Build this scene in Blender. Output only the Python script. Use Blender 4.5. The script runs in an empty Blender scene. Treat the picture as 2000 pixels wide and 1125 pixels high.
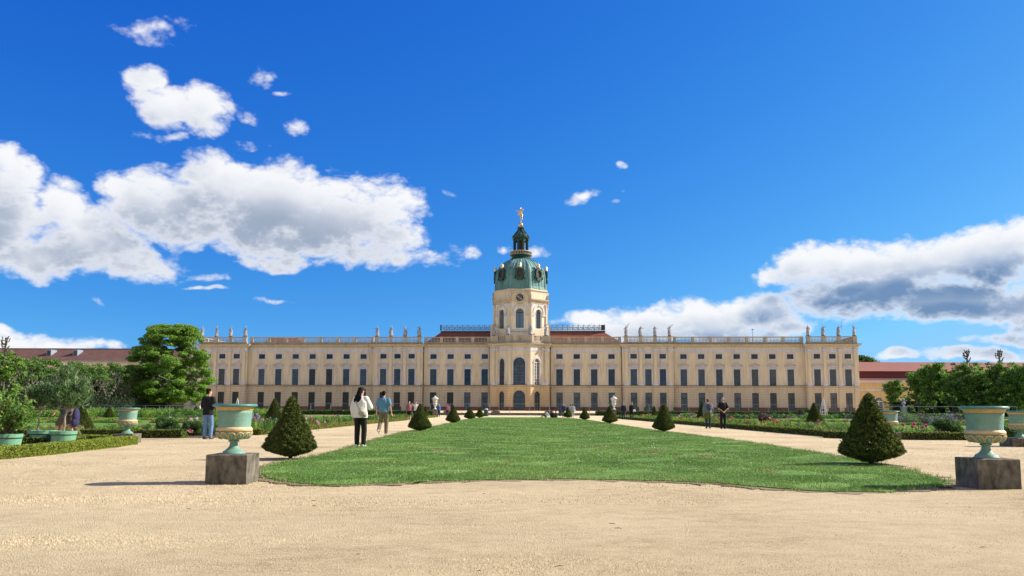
import bpy, math, random
import numpy as np
from mathutils import Vector
R=math.radians; PI=math.pi
sc=bpy.context.scene; col=sc.collection
random.seed(7); rng=np.random.default_rng(7)

# ------------------------------------------------------------------ camera
FPX=1600.; PITCH=R(6); SH=68.3; ROLL=R(.18); CZ=1.1
cam=bpy.data.cameras.new('camera'); co=bpy.data.objects.new('camera',cam); col.objects.link(co)
cam.sensor_width=36; cam.lens=FPX/2000*36; cam.shift_y=SH/2000; cam.clip_end=6000; cam.clip_start=.1
co.location=(0,0,CZ)
from mathutils import Matrix
co.rotation_euler=(Matrix.Rotation(PI/2+PITCH,3,'X')@Matrix.Rotation(ROLL,3,'Z')).to_euler()
sc.camera=co
def ray(px,py):
    x=(px-1000)/FPX; y=(562.5-py)/FPX+SH/FPX
    x,y=x*math.cos(ROLL)-y*math.sin(ROLL), x*math.sin(ROLL)+y*math.cos(ROLL)
    return (x, math.cos(PITCH)-y*math.sin(PITCH), math.sin(PITCH)+y*math.cos(PITCH))
def W(px,py,Y):
    r=ray(px,py); return (r[0]/r[1]*Y, Y, CZ+r[2]/r[1]*Y)
def G(px,py,z=0.):
    r=ray(px,py); t=(z-CZ)/r[2]; return (r[0]*t, r[1]*t)
def ZH(py,Y,px=1000): return W(px,py,Y)[2]
def XA(px,Y): return W(px,800,Y)[0]

# ------------------------------------------------------------------ sun, sky, exposure
SUN_EL=R(34); SUN_AZ=R(12)      # sun to the right, a little beyond the facade
sd=Vector((math.cos(SUN_EL)*math.cos(SUN_AZ), math.cos(SUN_EL)*math.sin(SUN_AZ), math.sin(SUN_EL)))
sun=bpy.data.lights.new('sun','SUN'); so=bpy.data.objects.new('sun',sun); col.objects.link(so)
sun.energy=4.9; sun.angle=R(.5); sun.color=(1,.93,.82)
so.rotation_euler=sd.to_track_quat('Z','Y').to_euler()
sc.view_settings.view_transform='Standard'; sc.view_settings.look='None'
sc.view_settings.gamma=1; sc.view_settings.exposure=.80

world=bpy.data.worlds.new('World'); sc.world=world; world.use_nodes=True
nt=world.node_tree; nt.nodes.clear()
def N(nt,t,**k):
    n=nt.nodes.new(t)
    for a,b in k.items(): setattr(n,a,b)
    return n
def M(nt,op,a,b=None,c=None,clamp=False):
    n=N(nt,'ShaderNodeMath',operation=op); n.use_clamp=clamp
    for i,v in enumerate((a,b,c)):
        if v is None: continue
        if isinstance(v,(int,float)): n.inputs[i].default_value=v
        else: nt.links.new(v,n.inputs[i])
    return n.outputs[0]
def VM(nt,op,a,b=None,c=None,out=0):
    n=N(nt,'ShaderNodeVectorMath',operation=op)
    for i,v in enumerate((a,b,c)):
        if v is None: continue
        if isinstance(v,(tuple,list)): n.inputs[i].default_value=v
        else: nt.links.new(v,n.inputs[i])
    return n.outputs[out]
def azel(px,py):
    r=Vector(ray(px,py)).normalized()
    return math.degrees(math.atan2(r.x,r.y)), math.degrees(math.asin(r.z))
# cumulus: centre and radii as read off the sky (photo pixels, turned into azimuth / elevation), weight = opacity
CL=[(-30,420,120,115,1.2),(40,345,55,55,.9),(5,310,38,38,.9),(115,405,62,52,1),(60,500,130,50,1.1),(190,475,125,68,1.2),(275,520,88,38,1),
(330,405,125,85,1.2),(420,362,105,62,1.1),(520,410,150,88,1.3),(640,430,160,85,1.2),(735,405,85,58,.9),(755,470,80,52,1),(555,505,90,20,.8),(235,368,60,33,.8),
(285,168,50,38,.95),(330,208,68,42,1.1),(398,205,56,42,1),(385,248,52,28,.9),(310,262,62,11,.33),(482,222,20,16,.25),(340,48,36,17,.3),(300,62,50,22,.38),(250,58,34,13,.22),
(503,152,30,21,.55),(548,184,20,7,.35),(578,250,34,19,.55),(873,380,15,9,.45),(500,280,40,11,.22),(900,402,12,8,.25),
(1128,380,21,15,.55),(1216,320,12,8,.4),(1210,390,11,6,.4),(1222,370,9,6,.3),(1155,372,16,8,.22),(1040,495,50,13,.38),(985,490,20,12,.35),(865,502,34,24,.45),(900,498,30,12,.38),
(402,538,36,9,.5),(403,560,42,5,.5),(530,583,34,6,.3),(195,585,16,5,.25),
(40,665,130,24,.9),(160,676,85,14,.8),(0,652,40,16,.8),
(1570,520,70,42,1),(1500,545,40,22,.8),(1660,520,130,44,1.1),(1800,520,140,52,1.2),(1910,505,130,62,1.2),(1990,480,90,58,1.1),(1690,575,160,44,1.2),(1850,585,170,40,1.2),(2010,590,110,44,1.1),(1800,478,22,13,.5),
(1400,625,150,38,1.1),(1290,625,110,32,1),(1480,612,105,34,1.1),(1170,625,90,17,.8),(1545,635,60,22,.9),(1240,645,170,22,1),(1400,650,180,18,1),
(1960,652,80,17,.8),(1900,690,130,17,.9),(1770,692,70,12,.8),(1990,625,60,24,.8),(1960,612,90,18,.6),
(2250,560,170,90,1.2),(2500,430,160,70,1.1),(-350,380,170,90,1.2),(-600,520,200,60,1.1)]
def fields(g,d,blobs,fine):
    """density of the cumulus in one part of the sky, in azimuth / elevation"""
    if fine:
        wn=N(g,'ShaderNodeTexNoise'); wn.inputs['Scale'].default_value=13; wn.inputs['Detail'].default_value=2.5
        g.links.new(d,wn.inputs['Vector'])
        wv=VM(g,'MULTIPLY',VM(g,'SUBTRACT',wn.outputs['Color'],(.5,.5,.5)),(.05,.05,.04)); dw=VM(g,'ADD',d,wv)
    else: dw=d; wv=None
    s=N(g,'ShaderNodeSeparateXYZ'); g.links.new(dw,s.inputs[0])
    az=M(g,'MULTIPLY',M(g,'ARCTAN2',s.outputs[0],s.outputs[1]),57.29578)
    el=M(g,'MULTIPLY',M(g,'ARCSINE',s.outputs[2]),57.29578)
    c=N(g,'ShaderNodeCombineXYZ'); g.links.new(az,c.inputs[0]); g.links.new(el,c.inputs[1]); p=c.outputs[0]
    best=None
    for (x,y,rx,ry,w) in blobs:
        a,e=azel(x,y); a2,_=azel(x+rx,y); _,e2=azel(x,y-ry)
        ra=max(a2-a,.08)*1.22; re=max(abs(e2-e),.05)*1.24; w=w*1.25+.12
        q=VM(g,'MULTIPLY_ADD',p,(1/ra,1/re,0),(-a/ra,-e/re,0))
        l=VM(g,'DOT_PRODUCT',q,q,out=1); t=M(g,'MULTIPLY_ADD',l,-w,w)
        best=t if best is None else M(g,'SMOOTH_MAX',best,t,.15)
    best=M(g,'MAXIMUM',best,-1.2)
    sq=VM(g,'MULTIPLY',d,(1,1,1.6))
    n1=N(g,'ShaderNodeTexNoise'); n1.inputs['Scale'].default_value=24; n1.inputs['Detail'].default_value=8 if fine else 2; n1.inputs['Roughness'].default_value=.66 if fine else .45
    g.links.new(sq,n1.inputs['Vector'])
    v=M(g,'MULTIPLY_ADD',M(g,'SUBTRACT',n1.outputs['Fac'],.5),2.0 if fine else 1.1,best)
    if fine:
        vo=N(g,'ShaderNodeTexVoronoi'); vo.inputs['Scale'].default_value=42; vo.inputs['Detail'].default_value=2; vo.inputs['Roughness'].default_value=.6
        g.links.new(VM(g,'ADD',sq,wv),vo.inputs['Vector'])
        v=M(g,'MULTIPLY_ADD',M(g,'SUBTRACT',.42,vo.outputs['Distance']),.55,v)
    return v,az,el
tc=N(nt,'ShaderNodeTexCoord'); D=VM(nt,'NORMALIZE',tc.outputs['Generated'])
def mrange(v,a,b,smooth=True,t=nt):
    n=N(t,'ShaderNodeMapRange'); n.interpolation_type='SMOOTHSTEP' if smooth else 'LINEAR'
    t.links.new(v,n.inputs[0]); n.inputs[1].default_value=a; n.inputs[2].default_value=b; return n.outputs[0]
STR=.15
sky=N(nt,'ShaderNodeTexSky',sky_type='NISHITA'); sky.sun_disc=False; sky.sun_elevation=SUN_EL
sky.sun_rotation=PI/2-SUN_AZ; sky.altitude=0; sky.air_density=1.0; sky.dust_density=.3; sky.ozone_density=3.0
nt.links.new(VM(nt,'NORMALIZE',VM(nt,'ADD',D,(0,0,.12))),sky.inputs[0])
# deep clear-air blue: contrast of the sky per channel
sp=N(nt,'ShaderNodeSeparateColor'); nt.links.new(VM(nt,'SCALE',sky.outputs[0]),sp.inputs[0]); sp.inputs[0].links[0].from_node.inputs['Scale'].default_value=STR
cc=N(nt,'ShaderNodeCombineColor')
for i,(k,g_,cap) in enumerate(((1.15,2.5,.16),(.66,1.48,.36),(.60,.63,.68))):
    nt.links.new(M(nt,'MINIMUM',M(nt,'MULTIPLY',M(nt,'POWER',sp.outputs[i],g_),k/STR),cap/STR),cc.inputs[i])
SKYC=cc.outputs[0]
bg=N(nt,'ShaderNodeBackground'); bg.inputs[1].default_value=STR; nt.links.new(SKYC,bg.inputs[0]); chain=bg.outputs[0]
_,AZ0,EL0=None,None,None
s_=N(nt,'ShaderNodeSeparateXYZ'); nt.links.new(D,s_.inputs[0])
AZ0=M(nt,'MULTIPLY',M(nt,'ARCTAN2',s_.outputs[0],s_.outputs[1]),57.29578); EL0=M(nt,'MULTIPLY',M(nt,'ARCSINE',s_.outputs[2]),57.29578)
REG=[(-1200,955,240,620),(130,650,0,300),(-400,345,618,700),(940,1270,300,400),(955,1110,470,520),(1060,2900,345,722)]
for (x0,x1,y0,y1) in REG:
    bl=[c for c in CL if x0<=c[0]+c[2]*1.7 and c[0]-c[2]*1.7<=x1 and y0<=c[1]+c[3]*2+8 and c[1]-c[3]*2-8<=y1]
    aa=[azel(x0,(y0+y1)/2)[0],azel(x1,(y0+y1)/2)[0]]; ee=[azel((max(x0,0)+min(x1,2000))/2,y1)[1],azel((max(x0,0)+min(x1,2000))/2,y0)[1]]
    ins=M(nt,'MULTIPLY',M(nt,'MULTIPLY',M(nt,'GREATER_THAN',AZ0,aa[0]),M(nt,'LESS_THAN',AZ0,aa[1])),M(nt,'MULTIPLY',M(nt,'GREATER_THAN',EL0,ee[0]),M(nt,'LESS_THAN',EL0,ee[1])))
    v0,az,el=fields(nt,D,bl,True); v1,_,_=fields(nt,VM(nt,'ADD',D,(.010,0,.018)),bl,False)
    v2,_,_=fields(nt,VM(nt,'ADD',D,(.012,0,.040)),bl,False)
    # fade out at the region's rim so that no seam can show
    ed=M(nt,'MULTIPLY',M(nt,'MULTIPLY',mrange(az,aa[0],aa[0]+.6),M(nt,'SUBTRACT',1.,mrange(az,aa[1]-.6,aa[1]))),M(nt,'SUBTRACT',1.,mrange(el,ee[1]-.5,ee[1])))
    mask=M(nt,'MULTIPLY',mrange(v0,-.14,.80),.98)
    occ=M(nt,'ADD',M(nt,'MULTIPLY',mrange(v1,.0,2.0),.45),M(nt,'MULTIPLY',mrange(v2,-.2,1.5),.55)); occ=M(nt,'MULTIPLY',M(nt,'MULTIPLY',occ,mrange(v0,.1,1.3)),1.15 if x0>1000 else .92)
    cr=N(nt,'ShaderNodeValToRGB'); nt.links.new(occ,cr.inputs[0])
    e=cr.color_ramp.elements; e[0].position=.0; e[0].color=(.90,.91,.93,1); e[1].position=1; e[1].color=(.27,.345,.47,1) if x0<1000 else (.16,.27,.46,1); m_=e.new(.5); m_.color=(.62,.66,.74,1) if x0<1000 else (.48,.56,.70,1)
    csc=VM(nt,'SCALE',cr.outputs[0]); csc.node.inputs['Scale'].default_value=.61/STR
    mx=N(nt,'ShaderNodeMix',data_type='RGBA'); nt.links.new(mask,mx.inputs[0]); nt.links.new(SKYC,mx.inputs[6]); nt.links.new(csc,mx.inputs[7])
    b_=N(nt,'ShaderNodeBackground'); b_.inputs[1].default_value=STR; nt.links.new(mx.outputs[2],b_.inputs[0])
    ms=N(nt,'ShaderNodeMixShader'); nt.links.new(ins,ms.inputs[0]); nt.links.new(chain,ms.inputs[1]); nt.links.new(b_.outputs[0],ms.inputs[2]); chain=ms.outputs[0]
# bright cloud cover added unseen behind and above the viewer as neutral fill light
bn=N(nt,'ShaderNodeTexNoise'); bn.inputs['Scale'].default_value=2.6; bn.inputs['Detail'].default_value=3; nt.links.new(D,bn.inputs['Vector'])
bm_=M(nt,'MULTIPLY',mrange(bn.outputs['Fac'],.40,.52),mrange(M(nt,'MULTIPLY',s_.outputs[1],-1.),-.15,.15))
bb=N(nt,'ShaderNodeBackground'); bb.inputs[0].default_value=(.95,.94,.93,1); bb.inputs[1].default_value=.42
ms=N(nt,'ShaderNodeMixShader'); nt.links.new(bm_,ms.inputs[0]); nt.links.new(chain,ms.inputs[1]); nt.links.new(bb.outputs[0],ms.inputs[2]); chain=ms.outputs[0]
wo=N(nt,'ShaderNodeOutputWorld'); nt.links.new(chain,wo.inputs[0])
world.cycles.sampling_method='MANUAL'; world.cycles.sample_map_resolution=256

# ------------------------------------------------------------------ materials
MATS={}
def mat(name,c,rough=.8,var=0,scale=3.,c2=None,bump=0,bscale=None,metal=0,spec=.4,translucent=0,detail=6,stretch=None):
    if name in MATS: return MATS[name]
    m=bpy.data.materials.new(name); m.use_nodes=True; t=m.node_tree; b=t.nodes['Principled BSDF']
    b.inputs['Roughness'].default_value=rough; b.inputs['Metallic'].default_value=metal
    b.inputs['Specular IOR Level'].default_value=spec
    b.inputs['Base Color'].default_value=(*c,1)
    if c2 is not None or bump:
        g=N(t,'ShaderNodeTexCoord'); vec=g.outputs['Object']
        if stretch: vec=VM(t,'MULTIPLY',vec,stretch)
    if c2 is not None:
        n=N(t,'ShaderNodeTexNoise'); n.inputs['Scale'].default_value=scale; n.inputs['Detail'].default_value=detail; n.inputs['Roughness'].default_value=.65
        t.links.new(vec,n.inputs['Vector'])
        r=N(t,'ShaderNodeValToRGB'); r.color_ramp.elements[0].position=.35; r.color_ramp.elements[1].position=.65
        r.color_ramp.elements[0].color=(*c,1); r.color_ramp.elements[1].color=(*c2,1)
        t.links.new(n.outputs['Fac'],r.inputs[0]); t.links.new(r.outputs[0],b.inputs['Base Color'])
        colout=r.outputs[0]
    if bump:
        n2=N(t,'ShaderNodeTexNoise'); n2.inputs['Scale'].default_value=bscale or scale*4; n2.inputs['Detail'].default_value=5
        t.links.new(vec,n2.inputs['Vector'])
        bm=N(t,'ShaderNodeBump'); bm.inputs['Strength'].default_value=bump; bm.inputs['Distance'].default_value=.02
        t.links.new(n2.outputs['Fac'],bm.inputs['Height']); t.links.new(bm.outputs[0],b.inputs['Normal'])
    if translucent:
        tr=N(t,'ShaderNodeBsdfTranslucent'); ms=N(t,'ShaderNodeMixShader'); ms.inputs[0].default_value=translucent
        if c2 is not None: t.links.new(colout,tr.inputs[0])
        else: tr.inputs[0].default_value=(*c,1)
        o=t.nodes['Material Output']; t.links.new(b.outputs[0],ms.inputs[1]); t.links.new(tr.outputs[0],ms.inputs[2]); t.links.new(ms.outputs[0],o.inputs[0])
    MATS[name]=m; return m
def stucco(name,c,c2,grooves=False,dirt=(.30,.24,.17)):
    if name in MATS: return MATS[name]
    m=mat(name,c,.9,c2=c2,scale=.55,bump=.25,bscale=14,stretch=(1,1,.35)); t=m.node_tree; b=t.nodes['Principled BSDF']
    src=b.inputs['Base Color'].links[0].from_socket
    g=N(t,'ShaderNodeTexCoord'); s=N(t,'ShaderNodeSeparateXYZ'); t.links.new(g.outputs['Object'],s.inputs[0])
    # vertical rain streaks and weathering
    n=N(t,'ShaderNodeTexNoise'); n.inputs['Scale'].default_value=1.3; n.inputs['Detail'].default_value=7
    t.links.new(VM(t,'MULTIPLY',g.outputs['Object'],(2.2,2.2,.22)),n.inputs['Vector'])
    k=N(t,'ShaderNodeMapRange'); t.links.new(n.outputs['Fac'],k.inputs[0]); k.inputs[1].default_value=.48; k.inputs[2].default_value=.78; k.inputs[4].default_value=.62
    mx=N(t,'ShaderNodeMix',data_type='RGBA'); t.links.new(k.outputs[0],mx.inputs[0]); t.links.new(src,mx.inputs[6]); mx.inputs[7].default_value=(*dirt,1)
    outc=mx.outputs[2]
    if grooves:
        f=M(t,'FRACT',M(t,'MULTIPLY',s.outputs[2],1/.37)); h=M(t,'GREATER_THAN',f,.86)
        m2=N(t,'ShaderNodeMix',data_type='RGBA'); t.links.new(M(t,'MULTIPLY',h,.62),m2.inputs[0]); t.links.new(outc,m2.inputs[6]); m2.inputs[7].default_value=(.13,.09,.055,1)
        outc=m2.outputs[2]
    t.links.new(outc,b.inputs['Base Color']); return m

# ------------------------------------------------------------------ mesh helpers
def tag(o,label=None,cat=None,group=None,kind=None):
    if label: o['label']=label
    if cat: o['category']=cat
    if group: o['group']=group
    if kind: o['kind']=kind
    return o
def empty(name,loc=(0,0,0),rz=0,parent=None):
    o=bpy.data.objects.new(name,None); col.objects.link(o); o.location=loc; o.rotation_euler=(0,0,rz); o.empty_display_size=.2
    if parent: o.parent=parent
    return o
def copy_tree(o,parent=None):
    c=o.copy(); col.objects.link(c)
    if parent: c.parent=parent
    for ch in o.children: copy_tree(ch,c)
    return c
class MB:
    def __init__(s): s.v=[]; s.f=[]; s.m=[]; s.cur=0
    def face(s,pts):
        i=len(s.v); s.v.extend(tuple(p) for p in pts); s.f.append(tuple(range(i,i+len(pts)))); s.m.append(s.cur)
    def grid(s,rings,close_u=True,cap0=False,cap1=False):
        i=len(s.v); n=len(rings[0])
        for r in rings: s.v.extend(tuple(p) for p in r)
        for a in range(len(rings)-1):
            for b in range(n if close_u else n-1):
                c=(b+1)%n; s.f.append((i+a*n+b,i+a*n+c,i+(a+1)*n+c,i+(a+1)*n+b)); s.m.append(s.cur)
        if cap0: s.f.append(tuple(i+b for b in reversed(range(n)))); s.m.append(s.cur)
        if cap1: s.f.append(tuple(i+(len(rings)-1)*n+b for b in range(n))); s.m.append(s.cur)
    def box(s,x0,x1,y0,y1,z0,z1):
        if x0>x1:x0,x1=x1,x0
        if y0>y1:y0,y1=y1,y0
        s.grid([[(x0,y0,z0),(x1,y0,z0),(x1,y1,z0),(x0,y1,z0)],[(x0,y0,z1),(x1,y0,z1),(x1,y1,z1),(x0,y1,z1)]],True,True,True)
    def obox(s,c,ax,hx,hy,z0,z1):   # oriented box, ax = unit dir in plan
        ax=Vector((ax[0],ax[1],0)).normalized(); ay=Vector((-ax.y,ax.x,0)); c=Vector((c[0],c[1],0))
        q=[c-ax*hx-ay*hy,c+ax*hx-ay*hy,c+ax*hx+ay*hy,c-ax*hx+ay*hy]
        s.grid([[(p.x,p.y,z0) for p in q],[(p.x,p.y,z1) for p in q]],True,True,True)
    def lathe(s,prof,seg=16,c=(0,0,0),caps=True,ph=0,mod=None):
        rings=[]
        for r,z in prof:
            rings.append([(c[0]+r*(mod(a,r,z) if mod else 1)*math.cos(a),c[1]+r*(mod(a,r,z) if mod else 1)*math.sin(a),c[2]+z) for a in [ph+2*PI*k/seg for k in range(seg)]])
        s.grid(rings,True,caps,caps)
    def tube(s,pts,rad,seg=6,caps=True):
        pts=[Vector(p) for p in pts]; n=len(pts)
        if not isinstance(rad,(list,tuple)): rad=[rad]*n
        rings=[]; up=None
        for i,p in enumerate(pts):
            t=(pts[min(i+1,n-1)]-pts[max(i-1,0)]).normalized()
            if up is None: up=Vector((0,0,1)) if abs(t.z)<.9 else Vector((1,0,0))
            a=t.cross(up).normalized(); b=t.cross(a).normalized(); up=-b if False else up
            if abs(t.dot(up))>.98: a=t.orthogonal().normalized(); b=t.cross(a)
            rings.append([p+a*rad[i]*math.cos(2*PI*k/seg)+b*rad[i]*math.sin(2*PI*k/seg) for k in range(seg)])
        s.grid(rings,True,caps,caps)
    def ell(s,c,r,seg=12,rings=8,rot=None):
        R_=[]
        for i in range(rings+1):
            th=PI*i/rings; th=min(max(th,.02),PI-.02)
            ring=[]
            for k in range(seg):
                a=2*PI*k/seg; p=Vector((r[0]*math.sin(th)*math.cos(a),r[1]*math.sin(th)*math.sin(a),-r[2]*math.cos(th)))
                if rot is not None: p=rot@p
                ring.append(Vector(c)+p)
            R_.append(ring)
        s.grid(R_,True,True,True)
    def limb(s,p0,p1,r0,r1,seg=10,flat=1.):
        p0=Vector(p0); p1=Vector(p1); d=p1-p0; L=d.length
        if L<1e-6: return
        q=Vector((0,0,1)).rotation_difference(d.normalized()).to_matrix()
        prof=[]
        for i in range(4): a=-PI/2+i*PI/8; prof.append((max(r0*math.cos(a),.001),r0*math.sin(a)))
        prof.append((r0,0)); prof.append((r1,L))
        for i in range(1,5): a=i*PI/8; prof.append((max(r1*math.cos(a),.001),L+r1*math.sin(a)))
        s.grid([[p0+q@Vector((r*math.cos(2*PI*k/seg),r*flat*math.sin(2*PI*k/seg),z)) for k in range(seg)] for r,z in prof],True,True,True)
    def sweep(s,plan,prof,closed=False):
        """plan: list of (x,y), outward = right of travel direction (for left-to-right travel, -y); prof: closed list of (out,z)"""
        P=[Vector((a[0],a[1])) for a in plan]; n=len(P); rings=[]
        for i in range(n):
            if closed: a=P[i-1]; b=P[(i+1)%n]
            else: a=P[i-1] if i else None; b=P[i+1] if i<n-1 else None
            ds=[]
            if a is not None: ds.append((P[i]-a).normalized())
            if b is not None: ds.append((b-P[i]).normalized())
            ns=[Vector((d.y,-d.x)) for d in ds]
            if len(ns)==2:
                m=(ns[0]+ns[1]); m=m.normalized() if m.length>1e-6 else ns[0]; k=1/max(m.dot(ns[0]),.3)
            else: m=ns[0]; k=1
            rings.append([(P[i].x+m.x*o*k,P[i].y+m.y*o*k,z) for o,z in prof])
        if closed: rings.append(rings[0])
        s.grid(rings,True,not closed,not closed)
    def build(s,name,mt,parent=None,loc=(0,0,0),rz=0,smooth=False,reuse=None):
        me=bpy.data.meshes.new(name); me.from_pydata(s.v,[],s.f)
        ms=mt if isinstance(mt,(list,tuple)) else [mt]
        for m in ms: me.materials.append(m)
        if len(ms)>1: me.polygons.foreach_set('material_index',s.m)
        if smooth: me.polygons.foreach_set('use_smooth',[True]*len(me.polygons))
        me.validate(); me.update()
        o=bpy.data.objects.new(name,me); col.objects.link(o); o.location=loc; o.rotation_euler=(0,0,rz)
        if parent: o.parent=parent
        return o
def inst(src,parent,loc,rz=0,scale=None):
    o=src.copy(); col.objects.link(o); o.parent=parent; o.location=loc; o.rotation_euler=(0,0,rz)
    if scale: o.scale=scale
    return o
def rawmesh(name,verts,faces,mt,parent=None,mi=None,loc=(0,0,0),smooth=False):
    """numpy quads / tris"""
    me=bpy.data.meshes.new(name); nv=len(verts); nf,k=faces.shape
    me.vertices.add(nv); me.vertices.foreach_set('co',verts.astype(np.float32).ravel())
    me.loops.add(nf*k); me.loops.foreach_set('vertex_index',faces.astype(np.int32).ravel())
    me.polygons.add(nf); me.polygons.foreach_set('loop_start',np.arange(0,nf*k,k,dtype=np.int32))
    try: me.polygons.foreach_set('loop_total',np.full(nf,k,dtype=np.int32))
    except Exception: pass
    ms=mt if isinstance(mt,(list,tuple)) else [mt]
    for m in ms: me.materials.append(m)
    if mi is not None: me.polygons.foreach_set('material_index',mi.astype(np.int32))
    me.update(calc_edges=True)
    o=bpy.data.objects.new(name,me); col.objects.link(o); o.location=loc
    if parent: o.parent=parent
    return o
def leaves(cen,size,aspect=.5,normal=None,spread=1.,fold=True):
    """quads (diamond leaves) at centres; size array; returns verts, faces"""
    n=len(cen); u=rng.normal(size=(n,3)); u/=np.linalg.norm(u,axis=1)[:,None]
    if normal is not None:
        nn=normal+spread*rng.normal(size=(n,3)); nn/=np.linalg.norm(nn,axis=1)[:,None]
        u=u-(u*nn).sum(1)[:,None]*nn; u/=np.linalg.norm(u,axis=1)[:,None]; w=np.cross(nn,u)
    else:
        w=rng.normal(size=(n,3)); w=w-(w*u).sum(1)[:,None]*u; w/=np.linalg.norm(w,axis=1)[:,None]
    s=np.asarray(size).reshape(-1,1)*np.ones((n,1))
    a=cen-u*s; b=cen+w*s*aspect; c=cen+u*s; d=cen-w*s*aspect
    V=np.stack([a,b,c,d],1).reshape(-1,3); F=np.arange(4*n).reshape(n,4)
    return V,F
def vox(mb,voxel,smooth_it=3):
    """union of closed shapes -> one continuous surface; returns mesh"""
    me=bpy.data.meshes.new('tmp'); me.from_pydata(mb.v,[],mb.f); me.update()
    o=bpy.data.objects.new('tmp',me); col.objects.link(o)
    r=o.modifiers.new('r','REMESH'); r.mode='VOXEL'; r.voxel_size=voxel; r.use_smooth_shade=True
    if smooth_it:
        s=o.modifiers.new('s','SMOOTH'); s.iterations=smooth_it; s.factor=.5
    dg=bpy.context.evaluated_depsgraph_get(); ev=o.evaluated_get(dg)
    res=bpy.data.meshes.new_from_object(ev)
    bpy.data.objects.remove(o); bpy.data.meshes.remove(me)
    res.polygons.foreach_set('use_smooth',[True]*len(res.polygons))
    return res
def meshobj(name,me,mt,parent=None,loc=(0,0,0),rz=0):
    me.name=name; me.materials.clear(); me.materials.append(mt)
    o=bpy.data.objects.new(name,me); col.objects.link(o); o.location=loc; o.rotation_euler=(0,0,rz)
    if parent: o.parent=parent
    return o
# ------------------------------------------------------------------ palace
m_wall=stucco('stucco_yellow',(.68,.575,.435),(.60,.50,.375))
m_wallg=stucco('stucco_rusticated',(.60,.50,.375),(.52,.43,.32),grooves=True)
m_trim=stucco('trim_grey',(.60,.58,.62),(.50,.48,.53),dirt=(.30,.29,.31))
m_corn=stucco('cornice_stone',(.56,.47,.35),(.46,.39,.29),dirt=(.2,.17,.14))
m_bal=stucco('balustrade_stone',(.50,.42,.32),(.40,.34,.27),dirt=(.2,.17,.14))
m_plinth=stucco('red_plinth',(.20,.075,.06),(.15,.06,.05),dirt=(.10,.05,.05))
m_lead=mat('lead_flashing',(.045,.045,.05),.6)
m_glass=mat('window_glass',(.008,.012,.018),.06,spec=.6)
m_glass2=mat('window_glass_pale',(.03,.045,.055),.12,spec=.7)
m_bars=mat('glazing_bars',(.11,.135,.165),.6)
m_frame=mat('dark_frame',(.035,.03,.035),.6)
def vary_glass(m,lo,hi):
    t=m.node_tree; oi=N(t,'ShaderNodeObjectInfo'); r=N(t,'ShaderNodeValToRGB'); r.color_ramp.elements[0].position=.35; r.color_ramp.elements[0].color=(*lo,1); r.color_ramp.elements[1].color=(*hi,1)
    n=N(t,'ShaderNodeTexNoise'); n.inputs['Scale'].default_value=1.1; g=N(t,'ShaderNodeTexCoord'); t.links.new(VM(t,'ADD',g.outputs['Object'],oi.outputs['Location']),n.inputs['Vector'])
    t.links.new(M(t,'MULTIPLY_ADD',n.outputs['Fac'],.8,M(t,'MULTIPLY',oi.outputs['Random'],.45)),r.inputs[0]); t.links.new(r.outputs[0],t.nodes['Principled BSDF'].inputs['Base Color'])
vary_glass(m_glass,(.004,.007,.011),(.05,.06,.07)); vary_glass(m_glass2,(.012,.02,.026),(.10,.12,.125))
m_shut=mat('green_shutter',(.028,.040,.036),.6,c2=(.02,.03,.028),scale=2)
m_tile=mat('roof_tiles',(.22,.075,.05),.85,c2=(.17,.05,.035),scale=1.6,bump=.6,bscale=9)
m_copper=mat('copper_patina',(.115,.255,.245),.65,c2=(.06,.155,.158),scale=.9,bump=.2,stretch=(1,1,.25),spec=.5)
m_copperd=mat('copper_dark',(.018,.07,.06),.5,c2=(.01,.035,.035),scale=1.5)
m_gold=mat('gilding',(.75,.48,.14),.32,metal=.9,spec=.6)
m_goldp=mat('pale_gilding',(.75,.60,.36),.4,metal=.5)
m_iron=mat('blue_grey_iron',(.22,.32,.46),.6)
m_statue=mat('statue_stone',(.38,.38,.42),.85,c2=(.22,.22,.25),scale=3)

TH=R(2.75); PC=(2.26,182.0); PZ=.75
pal=empty('palace',(PC[0],PC[1],PZ),-TH)
tag(pal,'long pale yellow palace with a green copper domed clock tower behind the garden','palace')
U0=-.42; RZ=.9
def pav(c): # pavilion plan, left to right
    return [(U0+x,-v) for x,v in [(-6.5,0),(-6.5,2.6),(-5.2,2.6),(-2.45,5.0),(2.45,5.0),(5.2,2.6),(6.5,2.6),(6.5,0)]]
PV=pav(0)
LEFT=[(-73.1,14),(-73.1,-RZ),(-61.8,-RZ),(-61.8,0),(-33.3,0),(-33.3,-RZ),(-22.1,-RZ),(-22.1,0)]
RIGHT=[(22.1,0),(22.1,-RZ),(33.3,-RZ),(33.3,0),(61.8,0),(61.8,-RZ),(73.1,-RZ),(73.1,14)]
PLAN=LEFT+PV+RIGHT
ZP,ZG0,ZG1,ZS0,ZS1,ZW0,ZW1=.85,.05,4.0,5.22,5.55,5.6,9.17
ZM0,ZM1=11.45,12.5
def faceframe(A,B):
    A=Vector((A[0],A[1],0)); B=Vector((B[0],B[1],0)); d=(B-A); L=d.length; d/=L; n=Vector((d.y,-d.x,0)); return A,d,n,L
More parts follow.
